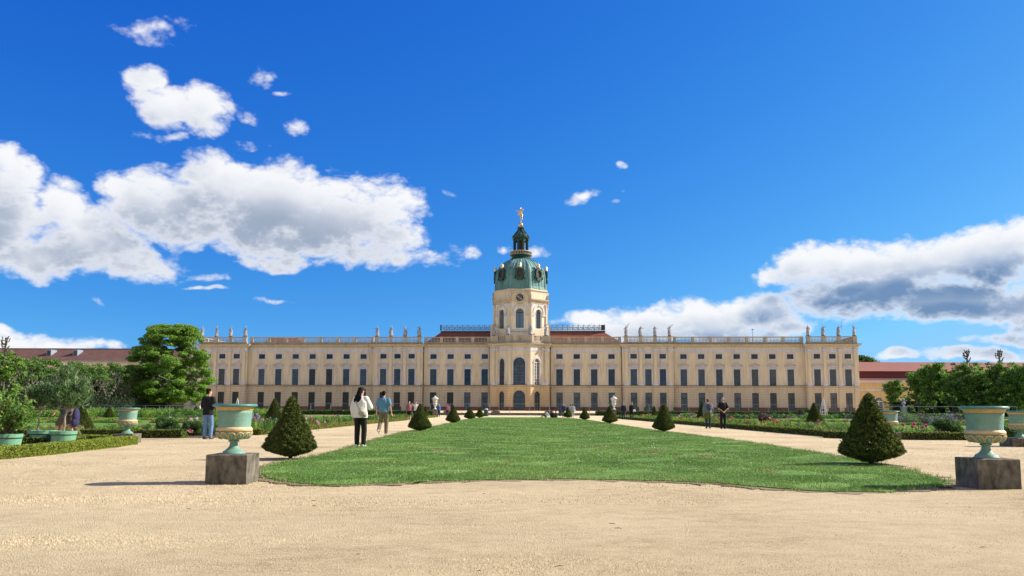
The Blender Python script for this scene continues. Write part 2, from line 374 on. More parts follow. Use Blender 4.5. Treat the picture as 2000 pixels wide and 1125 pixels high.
def wallface(mb,A,B,z0,z1,holes=(),depth=.22,N_=10):
    A,d,n,L=faceframe(A,B)
    P=lambda s,z,k=0: A+d*s-n*k+Vector((0,0,z))
    cur=0
    for (s0,s1,zb,zt,arch) in sorted(holes):
        mb.face([P(cur,z0),P(s0,z0),P(s0,z1),P(cur,z1)]); cur=s1
        if zb>z0+.001:
            mb.face([P(s0,z0),P(s1,z0),P(s1,zb),P(s0,zb)]); mb.face([P(s0,zb),P(s1,zb),P(s1,zb,depth),P(s0,zb,depth)])
        r=(s1-s0)/2
        top=[(s0,zt),(s1,zt)] if not arch else [(s0+r-r*math.cos(PI*i/N_), zt-r+r*math.sin(PI*i/N_)) for i in range(N_+1)]
        for i in range(len(top)-1):
            (a,za),(b,zb2)=top[i],top[i+1]
            mb.face([P(a,za),P(b,zb2),P(b,z1),P(a,z1)]); mb.face([P(a,za),P(a,za,depth),P(b,zb2,depth),P(b,zb2)])
        zs=top[0][1]
        mb.face([P(s0,zb),P(s0,zb,depth),P(s0,zs,depth),P(s0,zs)]); mb.face([P(s1,zb),P(s1,zs),P(s1,zs,depth),P(s1,zb,depth)])
    mb.face([P(cur,z0),P(L,z0),P(L,z1),P(cur,z1)])
# bays: (centre u, projection, section)
BAYS=[]
def sym(c): return [-c,c]
for i in range(4):
    for s in (-1,1): BAYS.append((s*(8.3+3.83*i),0,'c'))
for s in (-1,1):
    for k in (-1,0,1):
        BAYS.append((s*27.74+k*3.17,RZ,'m')); BAYS.append((s*67.5+k*3.3,RZ,'e'))
    for k in range(-3,4): BAYS.append((s*47.16+k*3.86,0,'w'))
BAYS.sort()
WW=.71
wall=MB(); wallg=MB(); wallg2=MB()
for i in range(len(PLAN)-1):
    A,B=PLAN[i],PLAN[i+1]
    if A in PV and B in PV: continue
    hs_g=[];hs_m=[];hs_z=[]
    if abs(A[1]-B[1])<.01:
        for (u,pj,s) in BAYS:
            if A[0]<u<B[0]:
                a=u-WW-A[0]; b=u+WW-A[0]
                hs_g.append((a,b,ZG0,ZG1,False)); hs_m.append((a,b,ZW0+.02,ZW1,False)); hs_z.append((a,b,ZM0,ZM1,False))
    (wallface(wallg,A,B,0,ZS0,hs_g) if i<8 else wallface(wallg2,A,B,0,ZS0,hs_g)); wallface(wall,A,B,ZS1,10.3,hs_m); wallface(wall,A,B,10.3,14.2,hs_z)
# back and top of the building
wall.box(-73.0,73.0,14,14.3,0,14.2)
# interior partition keeps light from crossing the storeys
wall.box(-72.8,72.8,5.0,5.2,0,14.1)
wall.build('upper_wall',m_wall,pal); wallg.build('ground_floor_wall',m_wallg,pal); wallg2.build('ground_floor_wall',m_wallg,pal)
fr=MB(); fr.box(-73.0,73.0,-.05,14.2,14.2,14.6); fr.build('flat_roof',m_lead,pal)
# pavilion under the tower
PF=[(PV[i],PV[i+1]) for i in range(7)]
pw=MB(); pg=MB()
for i,(A,B) in enumerate(PF):
    L=math.dist(A,B)
    if i in (2,4): hg=[(L/2-.85,L/2+.85,.05,4.2,True)]; hm=[(L/2-.8,L/2+.8,ZW0+.02,11.3,True)]
    elif i==3: hg=[(L/2-1.28,L/2+1.28,.05,4.35,True)]; hm=[(L/2-1.28,L/2+1.28,ZW0+.02,11.5,True)]
    else: hg=hm=[]
    wallface(pg,A,B,0,ZS0,hg,.45,14); wallface(pw,A,B,ZS1,14.2,hm,.45,14)
pw.build('pavilion_wall',m_wall,pal); pg.build('pavilion_ground_floor',stucco('stucco_ochre',(.64,.46,.27),(.55,.40,.24),grooves=True),pal)
# plinth pieces between the openings
def runs(A,B,holes):
    L=math.dist(A,B); cur=0; out=[]
    for h in sorted(holes): out.append((cur,h[0])); cur=h[1]
    out.append((cur,L)); return out
pm=MB()
for i in range(len(PLAN)-1):
    A,B=PLAN[i],PLAN[i+1]; a_,d,n,L=faceframe(A,B); hs_=[]
    if A in PV and B in PV:
        j=PV.index(A)
        if j in (2,4): hs_=[(L/2-.85,L/2+.85)]
        if j==3: hs_=[(L/2-1.28,L/2+1.28)]
    elif abs(A[1]-B[1])<.01:
        hs_=[(u-WW-A[0],u+WW-A[0]) for (u,pj,s) in BAYS if A[0]<u<B[0]]
    for s0,s1 in runs(A,B,hs_):
        pm=MB(); c=a_+d*((s0+s1)/2)+n*.03; pm.obox(c,(d.x,d.y),(s1-s0)/2,.055,0,ZP); pm.build('plinth',m_plinth,pal)
def swp(name,prof,m,plan=PLAN,parent=pal):
    b=MB(); b.sweep(plan,prof); return b.build(name,m,parent)
swp('string_course',[(.0,ZS0),(.16,ZS0+.05),(.20,ZS0+.22),(.32,ZS0+.28),(.32,ZS1-.05),(.0,ZS1-.02)],m_corn)
swp('string_course_flashing',[(.0,ZS1-.015),(.34,ZS1-.045),(.34,ZS1+.01),(.0,ZS1+.06)],m_lead)
swp('frieze',[(.0,12.93),(.06,12.93),(.06,13.12),(.04,13.13),(.04,13.6),(.0,13.62)],m_trim)
swp('cornice',[(.0,14.0),(.10,14.0),(.16,14.18),(.42,14.26),(.45,14.44),(.62,14.52),(.62,14.66),(0,14.72)],m_corn)
swp('cornice_flashing',[(.0,14.725),(.64,14.665),(.64,14.71),(0,14.80)],m_lead)
# attic balustrade, one per stretch of facade
def balu(mb,x,y,z0=15.2,h=1.0,r=.085):
    mb.lathe([(r*.9,0),(r*.6,.08*h),(r*1.25,.3*h),(r*1.05,.42*h),(r*.5,.75*h),(r*.85,.86*h),(r*.9,h)],6,(x,y,z0),caps=False)
def balustrade(A,B,posts,label=None,post_w=.36,name='balustrade',solid=None):
    mb=MB(); a_,d,n,L=faceframe(A,B); ax=(d.x,d.y)
    mid=a_+d*(L/2)
    mb.obox(mid,ax,L/2,.17,14.74,15.16); mb.obox(mid,ax,L/2,.20,15.16,15.22)
    mb.obox(mid,ax,L/2,.21,16.2,16.38)
    ps=sorted(posts)
    for s in ps: mb.obox(a_+d*s,ax,post_w,.235,14.75,16.41)
    for i in range(len(ps)-1):
        s0=ps[i]+post_w+.1; s1=ps[i+1]-post_w-.1
        if solid and not(solid[0]<(s0+s1)/2<solid[1]): continue
        k=max(1,int((s1-s0)/.30)); 
        for j in range(k):
            p=a_+d*(s0+(s1-s0)*(j+.5)/k); balu(mb,p.x,p.y,15.21,1.0)
    return mb.build(name,m_bal,pal)
Y0=.25
def ris(c,sp,half):
    A=(c-half,-RZ+Y0); B=(c+half,-RZ+Y0); L=2*half
    P_=[half+k*sp for k in (-1.5,-.5,.5,1.5)]
    balustrade(A,B,[.3]+P_+[L-.3] if P_[0]>1.2 else P_,post_w=.42)
for s in (-1,1): ris(s*27.74,3.17,5.5); ris(s*67.5,3.3,5.5)
for s in (-1,1):
    c=s*47.55; balustrade((c-14.1,Y0),(c+14.1,Y0),[.3+ (27.6)/7*i for i in range(8)])
    a,b=((6.3,22.0) if s>0 else (-22.0,-7.1)); balustrade((a,Y0),(b,Y0),[.4+(b-a-.8)/4*i for i in range(5)])
balustrade((73.1-.3,-.6),(73.1-.3,13.5),[.3+3.3*i for i in range(5)]); balustrade((-72.8,13.5),(-72.8,-.6),[.3+3.3*i for i in range(5)])
# pilasters of the risalits with lower piers, bases, capitals
def pilaster_mesh():
    b=MB()
    b.box(-.36,.36,-.20,.02,6.35,12.9); b.box(-.36,.36,-.15,.02,13.62,14.0)
    return b
pb=pilaster_mesh().build('pilaster',m_wall,pal)
def pil_parts():
    b=MB(); b.box(-.52,.52,-.34,.02,5.56,5.95); b.box(-.47,.47,-.29,.02,5.95,6.15); b.box(-.43,.43,-.26,.02,6.15,6.35)
    base=b.build('pilaster_base',m_trim,None)
    c=MB(); c.grid([[(-.37,-.21,12.85),(.37,-.21,12.85),(.37,.02,12.85),(-.37,.02,12.85)],[(-.42,-.30,13.2),(.42,-.30,13.2),(.42,.02,13.2),(-.42,.02,13.2)],[(-.52,-.40,13.45),(.52,-.40,13.45),(.52,.02,13.45),(-.52,.02,13.45)]],True,True,True)
    c.box(-.56,.56,-.42,.02,13.45,13.58)
    for s in (-1,1):
        c.ell((s*.44,-.34,13.33),(.14,.10,.15),8,6)
    for s in (-.25,0,.25): c.ell((s,-.28,13.1),(.1,.08,.16),6,5)
    cap=c.build('capital',m_trim,None)
    return base,cap
pbase,pcap=pil_parts(); pbase.parent=pb; pcap.parent=pb
pier=MB(); pier.box(-.5,.5,-.16,.02,.0,ZS0); pier0=pier.build('rusticated_pier',m_wallg,pal)
first=True
for c,sp in ((-67.5,3.3),(-27.74,3.17),(27.74,3.17),(67.5,3.3)):
    for k in (-1.5,-.5,.5,1.5):
        x=c+k*sp
        if first: pb.location=(x,-RZ,0); pier0.location=(x,-RZ-.0,0); first=False
        else:
            q=inst(pb,pal,(x,-RZ,0)); inst(pbase,q,(0,0,0)); inst(pcap,q,(0,0,0)); inst(pier0,pal,(x,-RZ,0))
def face_pil(A,B,s,w=1.,z0=5.56,z1=14.0):
    a_,d,n,L=faceframe(A,B); p=a_+d*s; rz=math.atan2(d.y,d.x)
    q=inst(pb,pal,(p.x,p.y,0),rz,(w,1,1)); inst(pbase,q,(0,0,0)); inst(pcap,q,(0,0,0))
face_pil(*PF[3],.36,.8); face_pil(*PF[3],4.54,.8); face_pil(*PF[2],.4,.8); face_pil(*PF[4],3.25,.8)
face_pil(*PF[1],.65,.9); face_pil(*PF[5],.65,.9)
# windows --------------------------------------------------------------
def grid_bars(mb,x0,x1,z0,z1,nx,nz,y,t=.03,fw=.07):
    mb.box(x0,x0+fw,y-.03,y,z0,z1); mb.box(x1-fw,x1,y-.03,y,z0,z1); mb.box(x0+fw,x1-fw,y-.03,y,z0,z0+fw); mb.box(x0+fw,x1-fw,y-.03,y,z1-fw,z1)
    for i in range(1,nx): x=x0+(x1-x0)*i/nx; mb.box(x-t/2,x+t/2,y-.025,y,z0+fw,z1-fw)
    for i in range(1,nz): z=z0+(z1-z0)*i/nz; mb.box(x0+fw,x1-fw,y-.022,y-.003,z-t/2,z+t/2)
def surround(x,z0,z1,w=.24,sill=True):
    b=MB(); b.box(-x-w,-x,-.09,.03,z0,z1+w); b.box(x,x+w,-.09,.03,z0,z1+w); b.box(-x,x,-.085,.03,z1,z1+w)
    if sill: b.box(-x-w-.05,x+w+.05,-.14,.03,z0-w,z0)
    return b
def pane(x,z0,z1,y=.2,m=m_glass):
    b=MB(); b.box(-x,x,y,y+.03,z0,z1); return b
# main window kinds: bars fine (wings) or paired (centre), pediment round or pointed
def pediment(kind):
    b=MB(); w=1.22; z=9.82
    b.box(-w,w,-.30,.03,z,z+.10); b.box(-w+.1,w-.1,-.16,.03,z-.22,z)
    pts=[(-w,z+.10)]; n=12
    if kind=='round': top=[(-w+2*w*i/n, z+.12+.50*math.sin(PI*i/n)) for i in range(n+1)]
    else: top=[(-w,z+.12),(-.75,z+.24),(0,z+.62),(.75,z+.24),(w,z+.12)]
    th=.13
    for i in range(len(top)-1):
        (a,za),(c,zc)=top[i],top[i+1]
        b.grid([[(a,-.30,za),(a,.03,za),(a,.03,za+th),(a,-.34,za+th)],[(c,-.30,zc),(c,.03,zc),(c,.03,zc+th),(c,-.34,zc+th)]],True,True,True)
        b.face([(a,-.06,z+.1),(c,-.06,z+.1),(c,-.06,zc),(a,-.06,za)])
    return b
PED={k:pediment(k).build('pediment',m_trim) for k in('round','point')}
m_pedl=mat('pediment_lead',(.07,.07,.075),.6)
sur_main=surround(WW,ZW0,ZW1,.26,False)
WIN={}
def main_window(kind,ped):
    w=sur_main.build('window',m_trim,pal); PAN=pane(WW,ZW0,ZW1,.14).build('glass',m_glass,w)
    b=MB()
    if kind=='fine': grid_bars(b,-WW,WW,ZW0,ZW1,5,11,.14,.032,.06)
    else:
        grid_bars(b,-WW,WW,ZW0,ZW1,4,8,.14,.016,.07); b.box(-WW,WW,.08,.135,7.35,7.5)
    b.build('glazing_bars',m_bars if kind=='fine' else m_frame,w)
    p=PED[ped].copy(); col.objects.link(p); p.parent=w
    return w
for k in('fine','pair'):
    for p in('round','point'): WIN[k,p]=main_window(k,p)
for k in list(PED): bpy.data.objects.remove(PED[k])
def mezz():
    w=surround(WW,ZM0,ZM1,.26).build('mezzanine_window',m_trim,pal); pane(WW,ZM0,ZM1,.14).build('glass',m_glass,w)
    b=MB(); grid_bars(b,-WW,WW,ZM0,ZM1,5,3,.14,.03,.06); b.build('glazing_bars',m_frame,w); return w
MZ=mezz()
def french(shut):
    b=MB(); fw=.08
    b.box(-WW,-WW+fw,.02,.12,ZG0,ZG1); b.box(WW-fw,WW,.02,.12,ZG0,ZG1); b.box(-WW+fw,WW-fw,.02,.12,ZG1-fw,ZG1); b.box(-WW+fw,WW-fw,.03,.12,2.75,2.92); b.box(-.07,.07,.035,.12,ZG0,2.75)
    w=b.build('french_window',m_frame,pal)
    if shut:
        s=MB(); s.box(-WW+.02,WW-.02,.125,.16,ZG0,ZG1); 
        for i in range(14): s.box(-WW+.1,WW-.1,.105,.124,ZG0+.1+i*.27,ZG0+.25+i*.27)
        s.build('shutter',m_shut,w)
    else:
        pane(WW,ZG0,ZG1,.14,m_glass2).build('glass',m_glass2,w)
        g=MB()
        for x0,x1 in((-WW+.08,-.07),(.07,WW-.08)):
            grid_bars(g,x0,x1,ZG0+.05,2.74,3,5,.135,.03,.03)
        grid_bars(g,-WW+.08,WW-.08,2.93,ZG1-.08,6,2,.135,.03,.03)
        g.build('glazing_bars',m_bars,w)
    return w
FR={True:french(True),False:french(False)}
def place(src,loc,used=set()):
    if src.name not in used: used.add(src.name); src.location=loc; return src
    c=copy_tree(src,pal); c.location=loc; return c
for i,(u,pj,s) in enumerate(BAYS):
    if s=='c': kind='pair'; ped='round' if (i%2==0) else 'point'
    else: kind='fine'; ped='point' if s in('m','e') and BAYS[i-1][2]==s and i+1<len(BAYS) and BAYS[i+1][2]==s else ('round' if s in('m','e') else ('point' if round((u-math.copysign(47.16,u))/3.86)%2 else 'round'))
    if s=='c' or (s=='m'): pass
    place(WIN[kind,ped],(u,-pj,0)); place(MZ,(u,-pj,0))
    sh=(u<-15.9)
    place(FR[sh],(u,-pj,0))
# arched windows of the pavilion and of the drum: surround follows the arch
def arch_pts(r,zb,zt,n=14):
    return [(-r,zb)]+[(-r*math.cos(PI*i/n), zt-r+r*math.sin(PI*i/n)) for i in range(n+1)]+[(r,zb)]
def arch_band(mb,r,zb,zt,w,y0,y1):
    a=arch_pts(r,zb,zt); b=arch_pts(r+w,zb,zt+w)
    for i in range(len(a)-1):
        q=[a[i],a[i+1],b[i+1],b[i]]
        mb.grid([[(x,y0,z) for x,z in q],[(x,y1,z) for x,z in q]],True,True,True)
def arch_window(A,B,s,r,zb,zt,y=.3,label=None,name='arched_window',barm=None,nz=7,nx=4,sw=.28,sm=None,glass=None,solid_low=None):
    a_,d,n,L=faceframe(A,B); p=a_+d*s; rz=math.atan2(d.y,d.x)
    b=MB(); arch_band(b,r,zb,zt,sw,-.10,.03); b.box(-r-sw-.08,-r+.0,-.16,.03,zt-r-.12,zt-r+.08); b.box(r,r+sw+.08,-.16,.03,zt-r-.12,zt-r+.08)
    w=b.build(name,sm or m_trim,pal,(p.x,p.y,0),rz)
    g=MB(); P_=arch_pts(r,zb,zt); g.face([(x,y,z) for x,z in P_]); g.build('glass',glass or m_glass2,w)
    f=MB(); arch_band(f,r-.1,zb,zt-.1,.1,y-.08,y-.01)
    zs=zt-r
    f.box(-r,r,y-.09,y-.015,zs-.1,zs+.06); f.box(-.06,.06,y-.085,y-.02,zb,zs); 
    f.build('window_frame',m_frame if barm is None else barm,w)
    k=MB()
    for i in range(1,nz): z=zb+(zs-zb)*i/nz; k.box(-r+.1,r-.1,y-.04,y-.012,z-.02,z+.02)
    for i in range(1,nx):
        x=-r+2*r*i/nx
        if abs(x)>.1: k.box(x-.02,x+.02,y-.045,y-.013,zb,zs)
    for i in range(1,6):
        a=PI*i/6; k.tube([(0,y-.03,zs),(-(r-.1)*math.cos(a),y-.03,zs+(r-.1)*math.sin(a))],.02,4)
    k.build('glazing_bars',m_bars if barm is None else barm,w)
    return w
m_white=mat('white_window_paint',(.62,.60,.58),.6)
arch_window(*PF[3],2.45,1.28,ZW0,11.5); 
arch_window(*PF[2],1.83,.8,ZW0,11.3,nx=3); arch_window(*PF[4],1.83,.8,ZW0,11.3,barm=m_white,nx=3)
arch_window(*PF[3],2.45,1.28,.05,4.35,name='arched_door',sw=.02,sm=m_wall,nz=4,nx=2,glass=m_glass); 
arch_window(*PF[2],1.83,.85,.05,4.2,name='arched_door',sw=.02,sm=m_wall,nz=4,nx=2,glass=m_glass); arch_window(*PF[4],1.83,.85,.05,4.2,name='arched_door',sw=.02,sm=m_wall,nz=4,nx=2,glass=m_glass)
# pavilion parapet
pp=MB()
for i in (1,2,3,4,5):
    A,B=PF[i]; A=(A[0],A[1]+.25); B=(B[0],B[1]+.25); L=math.dist(A,B)
    if i==3: balustrade(A,B,[.1,1.45,3.45,4.8],name='pavilion_balustrade',post_w=.42); a_,d,n,_=faceframe(A,B); pp.obox(a_+d*.9,(d.x,d.y),.75,.12,15.2,16.2); pp.obox(a_+d*4.0,(d.x,d.y),.75,.12,15.2,16.2)
    elif i in(2,4): balustrade(A,B,[.35,L-.35],name='pavilion_balustrade',post_w=.4)
    else: a_,d,n,_=faceframe(A,B); pp.obox(a_+d*(L/2),(d.x,d.y),L/2,.2,14.74,16.4)
pp.build('parapet_panel',m_bal,pal)
pt=MB(); pt.face([(x,y+.1,14.8) for x,y in PV]); pt.build('pavilion_terrace',m_lead,pal)
# swept attic walls flanking the drum foot
for s in (-1,1):
    b=MB(); n=14; r1=[];r2=[];r3=[];r4=[]
    for i in range(n+1):
        t=i/n; x=U0+s*(6.3-3.6*t); y=-.2-3.2*t; z=19.1-1.35*(1-(1-t)**2)
        r1.append((x,y,14.8)); r2.append((x,y,z)); r3.append((x-s*.1,y+.4,z)); r4.append((x-s*.1,y+.4,14.8))
    for i in range(n): b.grid([[r1[i],r2[i],r3[i],r4[i]],[r1[i+1],r2[i+1],r3[i+1],r4[i+1]]],True,i==0,i==n-1)
    b.box(U0+s*6.3-.35,U0+s*6.3+.35,-.1,2.5,14.8,19.15)
    b.build('attic_wall',m_wall,pal)
# ---- tower drum: octagon
TC=(U0,3.0); AP=5.85; CR=AP/math.cos(PI/8)
def octo(r,flat=True,c=TC): # counter-clockwise seen from above => outward is right of travel when going left to right at the front
    return [(c[0]+r*math.cos(-PI/2-PI/8+i*PI/4)*1.0, c[1]+r*math.sin(-PI/2-PI/8+i*PI/4)) for i in range(8)]
O8=octo(CR)
dw=MB(); Lf=2*AP*math.tan(PI/8)
for i in range(8):
    A,B=O8[i],O8[(i+1)%8]
    wallface(dw,A,B,14.7,25.2,[(Lf/2-.84,Lf/2+.84,18.1,22.4,True)],.55,14)
    arch_window(A,B,Lf/2,.84,18.1,22.4,y=.5,sw=.0001,nz=4,nx=2,name='tower_window',glass=mat('tower_glass',(.10,.17,.27),.1,spec=1.) if i in(0,1,7) else m_glass2)
dw.box(U0-2.0,U0+2.0,1,5,14.7,25)
m_tow=stucco('tower_cream',(.78,.70,.57),(.70,.62,.49)); dw.build('tower_wall',m_tow,pal)
o8c=[(O8[i%8]) for i in range(8)]
def osw(name,prof,m): b=MB(); b.sweep(o8c,prof,True); return b.build(name,m,pal)
osw('tower_sill_band',[(0,17.3),(.25,17.35),(.25,17.7),(0,17.8)],m_trim)
for i in range(8):
    if i%2==0: continue
    P0,A,B,P1=O8[(i-1)%8],O8[i],O8[(i+1)%8],O8[(i+2)%8]; f_=.62/Lf
    q0=(A[0]+(P0[0]-A[0])*f_,A[1]+(P0[1]-A[1])*f_); q1=(B[0]+(P1[0]-B[0])*f_,B[1]+(P1[1]-B[1])*f_)
    c_=MB(); c_.sweep([q0,A,B,q1],[(-.02,23.55),(.1,23.6),(.1,23.95),(.22,24.05),(.22,24.2),(.55,24.35),(.6,24.58),(-.02,24.7)]); c_.build('tower_cornice',m_corn,pal)
b=MB(); b.sweep(o8c,[(-.25,24.7),(.05,24.7),(.05,26.4),(.28,26.5),(.28,26.7),(-.25,26.95)],True); b.build('attic_drum',m_wall,pal)
for i in range(8):
    A,B=O8[i],O8[(i+1)%8]; a_,d,n,L=faceframe(A,B); p=a_+d*(L/2); rz=math.atan2(d.y,d.x)
    # outer blind arch with imposts
    b=MB(); arch_band(b,1.35,21.2,23.1,.38,-.16,.02); 
    for s in(-1,1): b.box(s*1.15,s*1.95,-.22,.02,20.9,21.2)
    b.ell((0,-.15,23.2),(.22,.15,.32),8,6)
    b.build('blind_arch',m_trim,pal,(p.x,p.y,0),rz)
    c=MB()
    for s in(-1,1):
        c.box(s*2.32-.26,s*2.32+.26,-.24,.02,17.75,22.85)
    c.build('corner_pilaster',m_wall,pal,(p.x,p.y,0),rz)
    k=MB()
    for s in(-1,1):
        k.grid([[(s*2.32-.28,-.26,22.8),(s*2.32+.28,-.26,22.8),(s*2.32+.28,.02,22.8),(s*2.32-.28,.02,22.8)],[(s*2.32-.42,-.42,23.52),(s*2.32+.42,-.42,23.52),(s*2.32+.42,.02,23.52),(s*2.32-.42,.02,23.52)]],True,True,True)
    k.build('corner_capital',m_trim,pal,(p.x,p.y,0),rz)
    if i%2==0:
        # arched cornice carrying the clock
        q=MB(); nn=16; pts=[]
        for j in range(nn+1):
            a=PI*j/nn; pts.append((-3.0*math.cos(a)*.98,24.45+2.1*math.sin(a)))
        pts[0]=(-2.5,24.45) ; pts[-1]=(2.5,24.45)
        inn=[(-2.42*math.cos(PI*j/nn)*.9,24.3+1.95*math.sin(PI*j/nn)) for j in range(nn+1)]
        for j in range(nn):
            qq=[inn[j],inn[j+1],pts[j+1],pts[j]]
            qq=[(max(-2.6,min(2.6,x)),z) for x,z in qq]
            q.grid([[(x,-.5,z) for x,z in qq],[(x,.02,z) for x,z in qq]],True,True,True)
        q.build('arched_cornice',m_corn,pal,(p.x,p.y,0),rz)
        t=MB()
        t.grid([[(x*.98,-.30,z) for x,z in inn],[(0,-.30,23.5) for x,z in inn]],False)
        t.build('clock_tympanum',m_wall,pal,(p.x,p.y,0),rz)
        ck=MB(); 
        def disk(mb,r0,r1,y0,y1,zc=24.8,seg=36,xc=0):
            for j in range(seg):
                a,b2=2*PI*j/seg,2*PI*(j+1)/seg
                q4=[(r0*math.cos(a),r0*math.sin(a)),(r1*math.cos(a),r1*math.sin(a)),(r1*math.cos(b2),r1*math.sin(b2)),(r0*math.cos(b2),r0*math.sin(b2))]
                mb.grid([[(xc+x,y0,zc+z) for x,z in q4],[(xc+x,y1,zc+z) for x,z in q4]],True,True,True)
        disk(ck,.001,.78,-.40,-.31); cl=ck.build('clock',mat('clock_blue',(.012,.022,.06),.5),pal,(p.x,p.y,0),rz)
        rg=MB(); disk(rg,.80,1.16,-.42,-.31); disk(rg,.40,.44,-.43,-.405); rg.build('numeral_ring',mat('clock_ring',(.55,.47,.33),.5),cl)
        nu=MB()
        for h in range(12):
            a=PI/2-h*PI/6; nb=(1,2,3,2,2,2,3,3,2,2,2,3)[h-1]
            for j in range(nb):
                aa=a+(j-(nb-1)/2)*.11; ax=Vector((math.cos(aa),0,math.sin(aa))); tx=Vector((-ax.z,0,ax.x))
                c0=Vector((0,-.43,24.8)); q4=[c0+ax*.86-tx*.03,c0+ax*1.10-tx*.035,c0+ax*1.10+tx*.035,c0+ax*.86+tx*.03]
                nu.face(q4)
        nu.build('numerals',mat('clock_ink',(.012,.022,.06),.5),cl)
        hd=MB()
        # a quarter to five or so: hour hand and minute hand
        for ang,l,w_ in ((R(-45),.62,.06),(R(150),.95,.045)):
            ax=Vector((math.cos(ang),0,math.sin(ang))); tx=Vector((-ax.z,0,ax.x)); c0=Vector((0,-.46,24.8))
            hd.face([c0-tx*w_-ax*.15,c0+ax*l*.7-tx*w_*1.3,c0+ax*l,c0+ax*l*.7+tx*w_*1.3,c0+tx*w_-ax*.15])
        hd.build('clock_hands',m_goldp,cl)
# ---- dome
def ribmod(a,r,z):
    k=abs(((a-PI/8+PI/2)/(PI/4))%1-.5)*2   # 1 at corners
    o=1/math.cos((((a+PI/8+PI/2)%(PI/4))-PI/8)) # octagon
    return .45*o+.55+ (.018 if k>.86 else 0)
dm=MB(); dm.lathe([(5.85,26.75),(5.92,26.95),(5.78,27.6),(5.76,28.8),(5.68,30.1),(5.45,31.2),(4.98,32.1),(4.35,32.9),(3.55,33.6),(2.85,34.0),(2.45,34.25)],96,(TC[0],TC[1],0),mod=ribmod)
# seams
dome=dm.build('dome',m_copper,pal,smooth=False)
sm=MB()
prof=[(5.86,26.9),(5.78,27.6),(5.76,28.8),(5.68,30.1),(5.45,31.2),(4.98,32.1),(4.35,32.9),(3.55,33.6),(2.85,34.0)]
for j in range(40):
    a=2*PI*j/40+.04
    pts=[(TC[0]+(r*ribmod(a,r,z)+.02)*math.cos(a),TC[1]+(r*ribmod(a,r,z)+.02)*math.sin(a),z) for r,z in prof]
    sm.tube(pts,[.055 if j%5 else .13]*len(pts),4)
sm.build('dome_ribs',m_copper,dome)
for i in range(8):
    a=-PI/2+i*PI/4; rz=a+PI/2
    c=(TC[0]+5.0*math.cos(a),TC[1]+5.0*math.sin(a),0)
    b=MB()  # oculus dormer: hood with scrolled shoulders reaching back into the dome
    n=20
    ring=[(1.02*math.sin(2*PI*k/n),30.3+1.28*math.cos(2*PI*k/n)) for k in range(n)]
    inn=[(.62*math.sin(2*PI*k/n),30.3+.85*math.cos(2*PI*k/n)) for k in range(n)]
    b.grid([[(x,-1.0,z) for x,z in ring],[(x*.98,1.6,z) for x,z in ring]],True)
    b.grid([[(x,-1.0,z) for x,z in ring],[(x,-1.12,z) for x,z in ring],[(x*1.04,-1.12,z) for x,z in inn],[(x,-.8,z) for x,z in inn]],True)
    for s in(-1,1): b.ell((s*1.05,-.85,29.45),(.2,.3,.45),8,6); b.ell((s*.75,-.9,31.3),(.3,.3,.2),8,6)
    b.box(-.7,.7,-1.15,.4,28.8,29.1)
    dn=b.build('dormer',m_copperd,pal,c,rz)
    g=MB(); g.face([(x,-.82,z) for x,z in inn]); g.build('oculus_louvre',mat('louvre_wood',(.07,.035,.03),.7),dn)
    k=MB(); k.lathe([(.10,31.5),(.30,31.7),(.36,31.95),(.28,32.15),(.40,32.25),(.30,32.5),(.07,32.65),(.06,32.9)],12,(0,-.75,0)); 
    for q in range(8): aa=q*PI/4; k.ell((.32*math.cos(aa),-.75+.32*math.sin(aa),32.25),(.07,.07,.11),6,5)
    k.build('gilded_crown',m_goldp,dn)
# ---- lantern
ln=MB(); ln.lathe([(2.4,34.2),(2.55,34.35),(2.3,34.5),(2.05,34.75),(2.2,35.0),(2.5,35.2),(2.5,35.35)],32,(TC[0],TC[1],0)); ln.build('lantern_base',m_copperd,pal)
lb=MB(); lb.lathe([(2.45,35.36),(2.5,35.45),(2.4,35.5)],32,(TC[0],TC[1],0)); lb.lathe([(2.42,36.0),(2.52,36.05),(2.5,36.18),(2.35,36.18),(2.35,36.0)],32,(TC[0],TC[1],0))
for j in range(40): a=2*PI*j/40; lb.box(TC[0]+2.42*math.cos(a)-.06,TC[0]+2.42*math.cos(a)+.06,TC[1]+2.42*math.sin(a)-.06,TC[1]+2.42*math.sin(a)+.06,35.5,36.0)
lb.build('lantern_railing',mat('pale_stone_gilt',(.45,.40,.28),.6),pal)
lo=octo(1.62)
lw=MB()
for i in range(8):
    A,B=lo[i],lo[(i+1)%8]; L=math.dist(A,B); wallface(lw,A,B,35.35,39.1,[(L/2-.36,L/2+.36,36.1,38.6,True)],.25,8)
    lw.lathe([(.22,35.35),(.17,35.7),(.15,38.5),(.24,38.8),(.24,39.0)],8,(TC[0]+(A[0]-TC[0])*1.06,TC[1]+(A[1]-TC[1])*1.06,0))
lant=lw.build('lantern',m_copperd,pal)
lk=MB(); lk.lathe([(.9,35.4),(.9,39)],8,(TC[0],TC[1],0)); lk.build('lantern_louvres',mat('louvre_wood',(.07,.035,.03),.7),lant)
lr=MB(); lr.lathe([(1.6,39.0),(1.75,39.1),(1.98,39.25),(2.0,39.45),(1.75,39.5),(1.72,39.8),(1.55,40.2),(1.15,40.55),(.8,40.95),(.58,41.35),(.55,41.5),(.8,41.65),(.82,41.8),(.5,41.95),(.4,42.0)],32,(TC[0],TC[1],0),mod=lambda a,r,z:1+.05*math.cos(8*a))
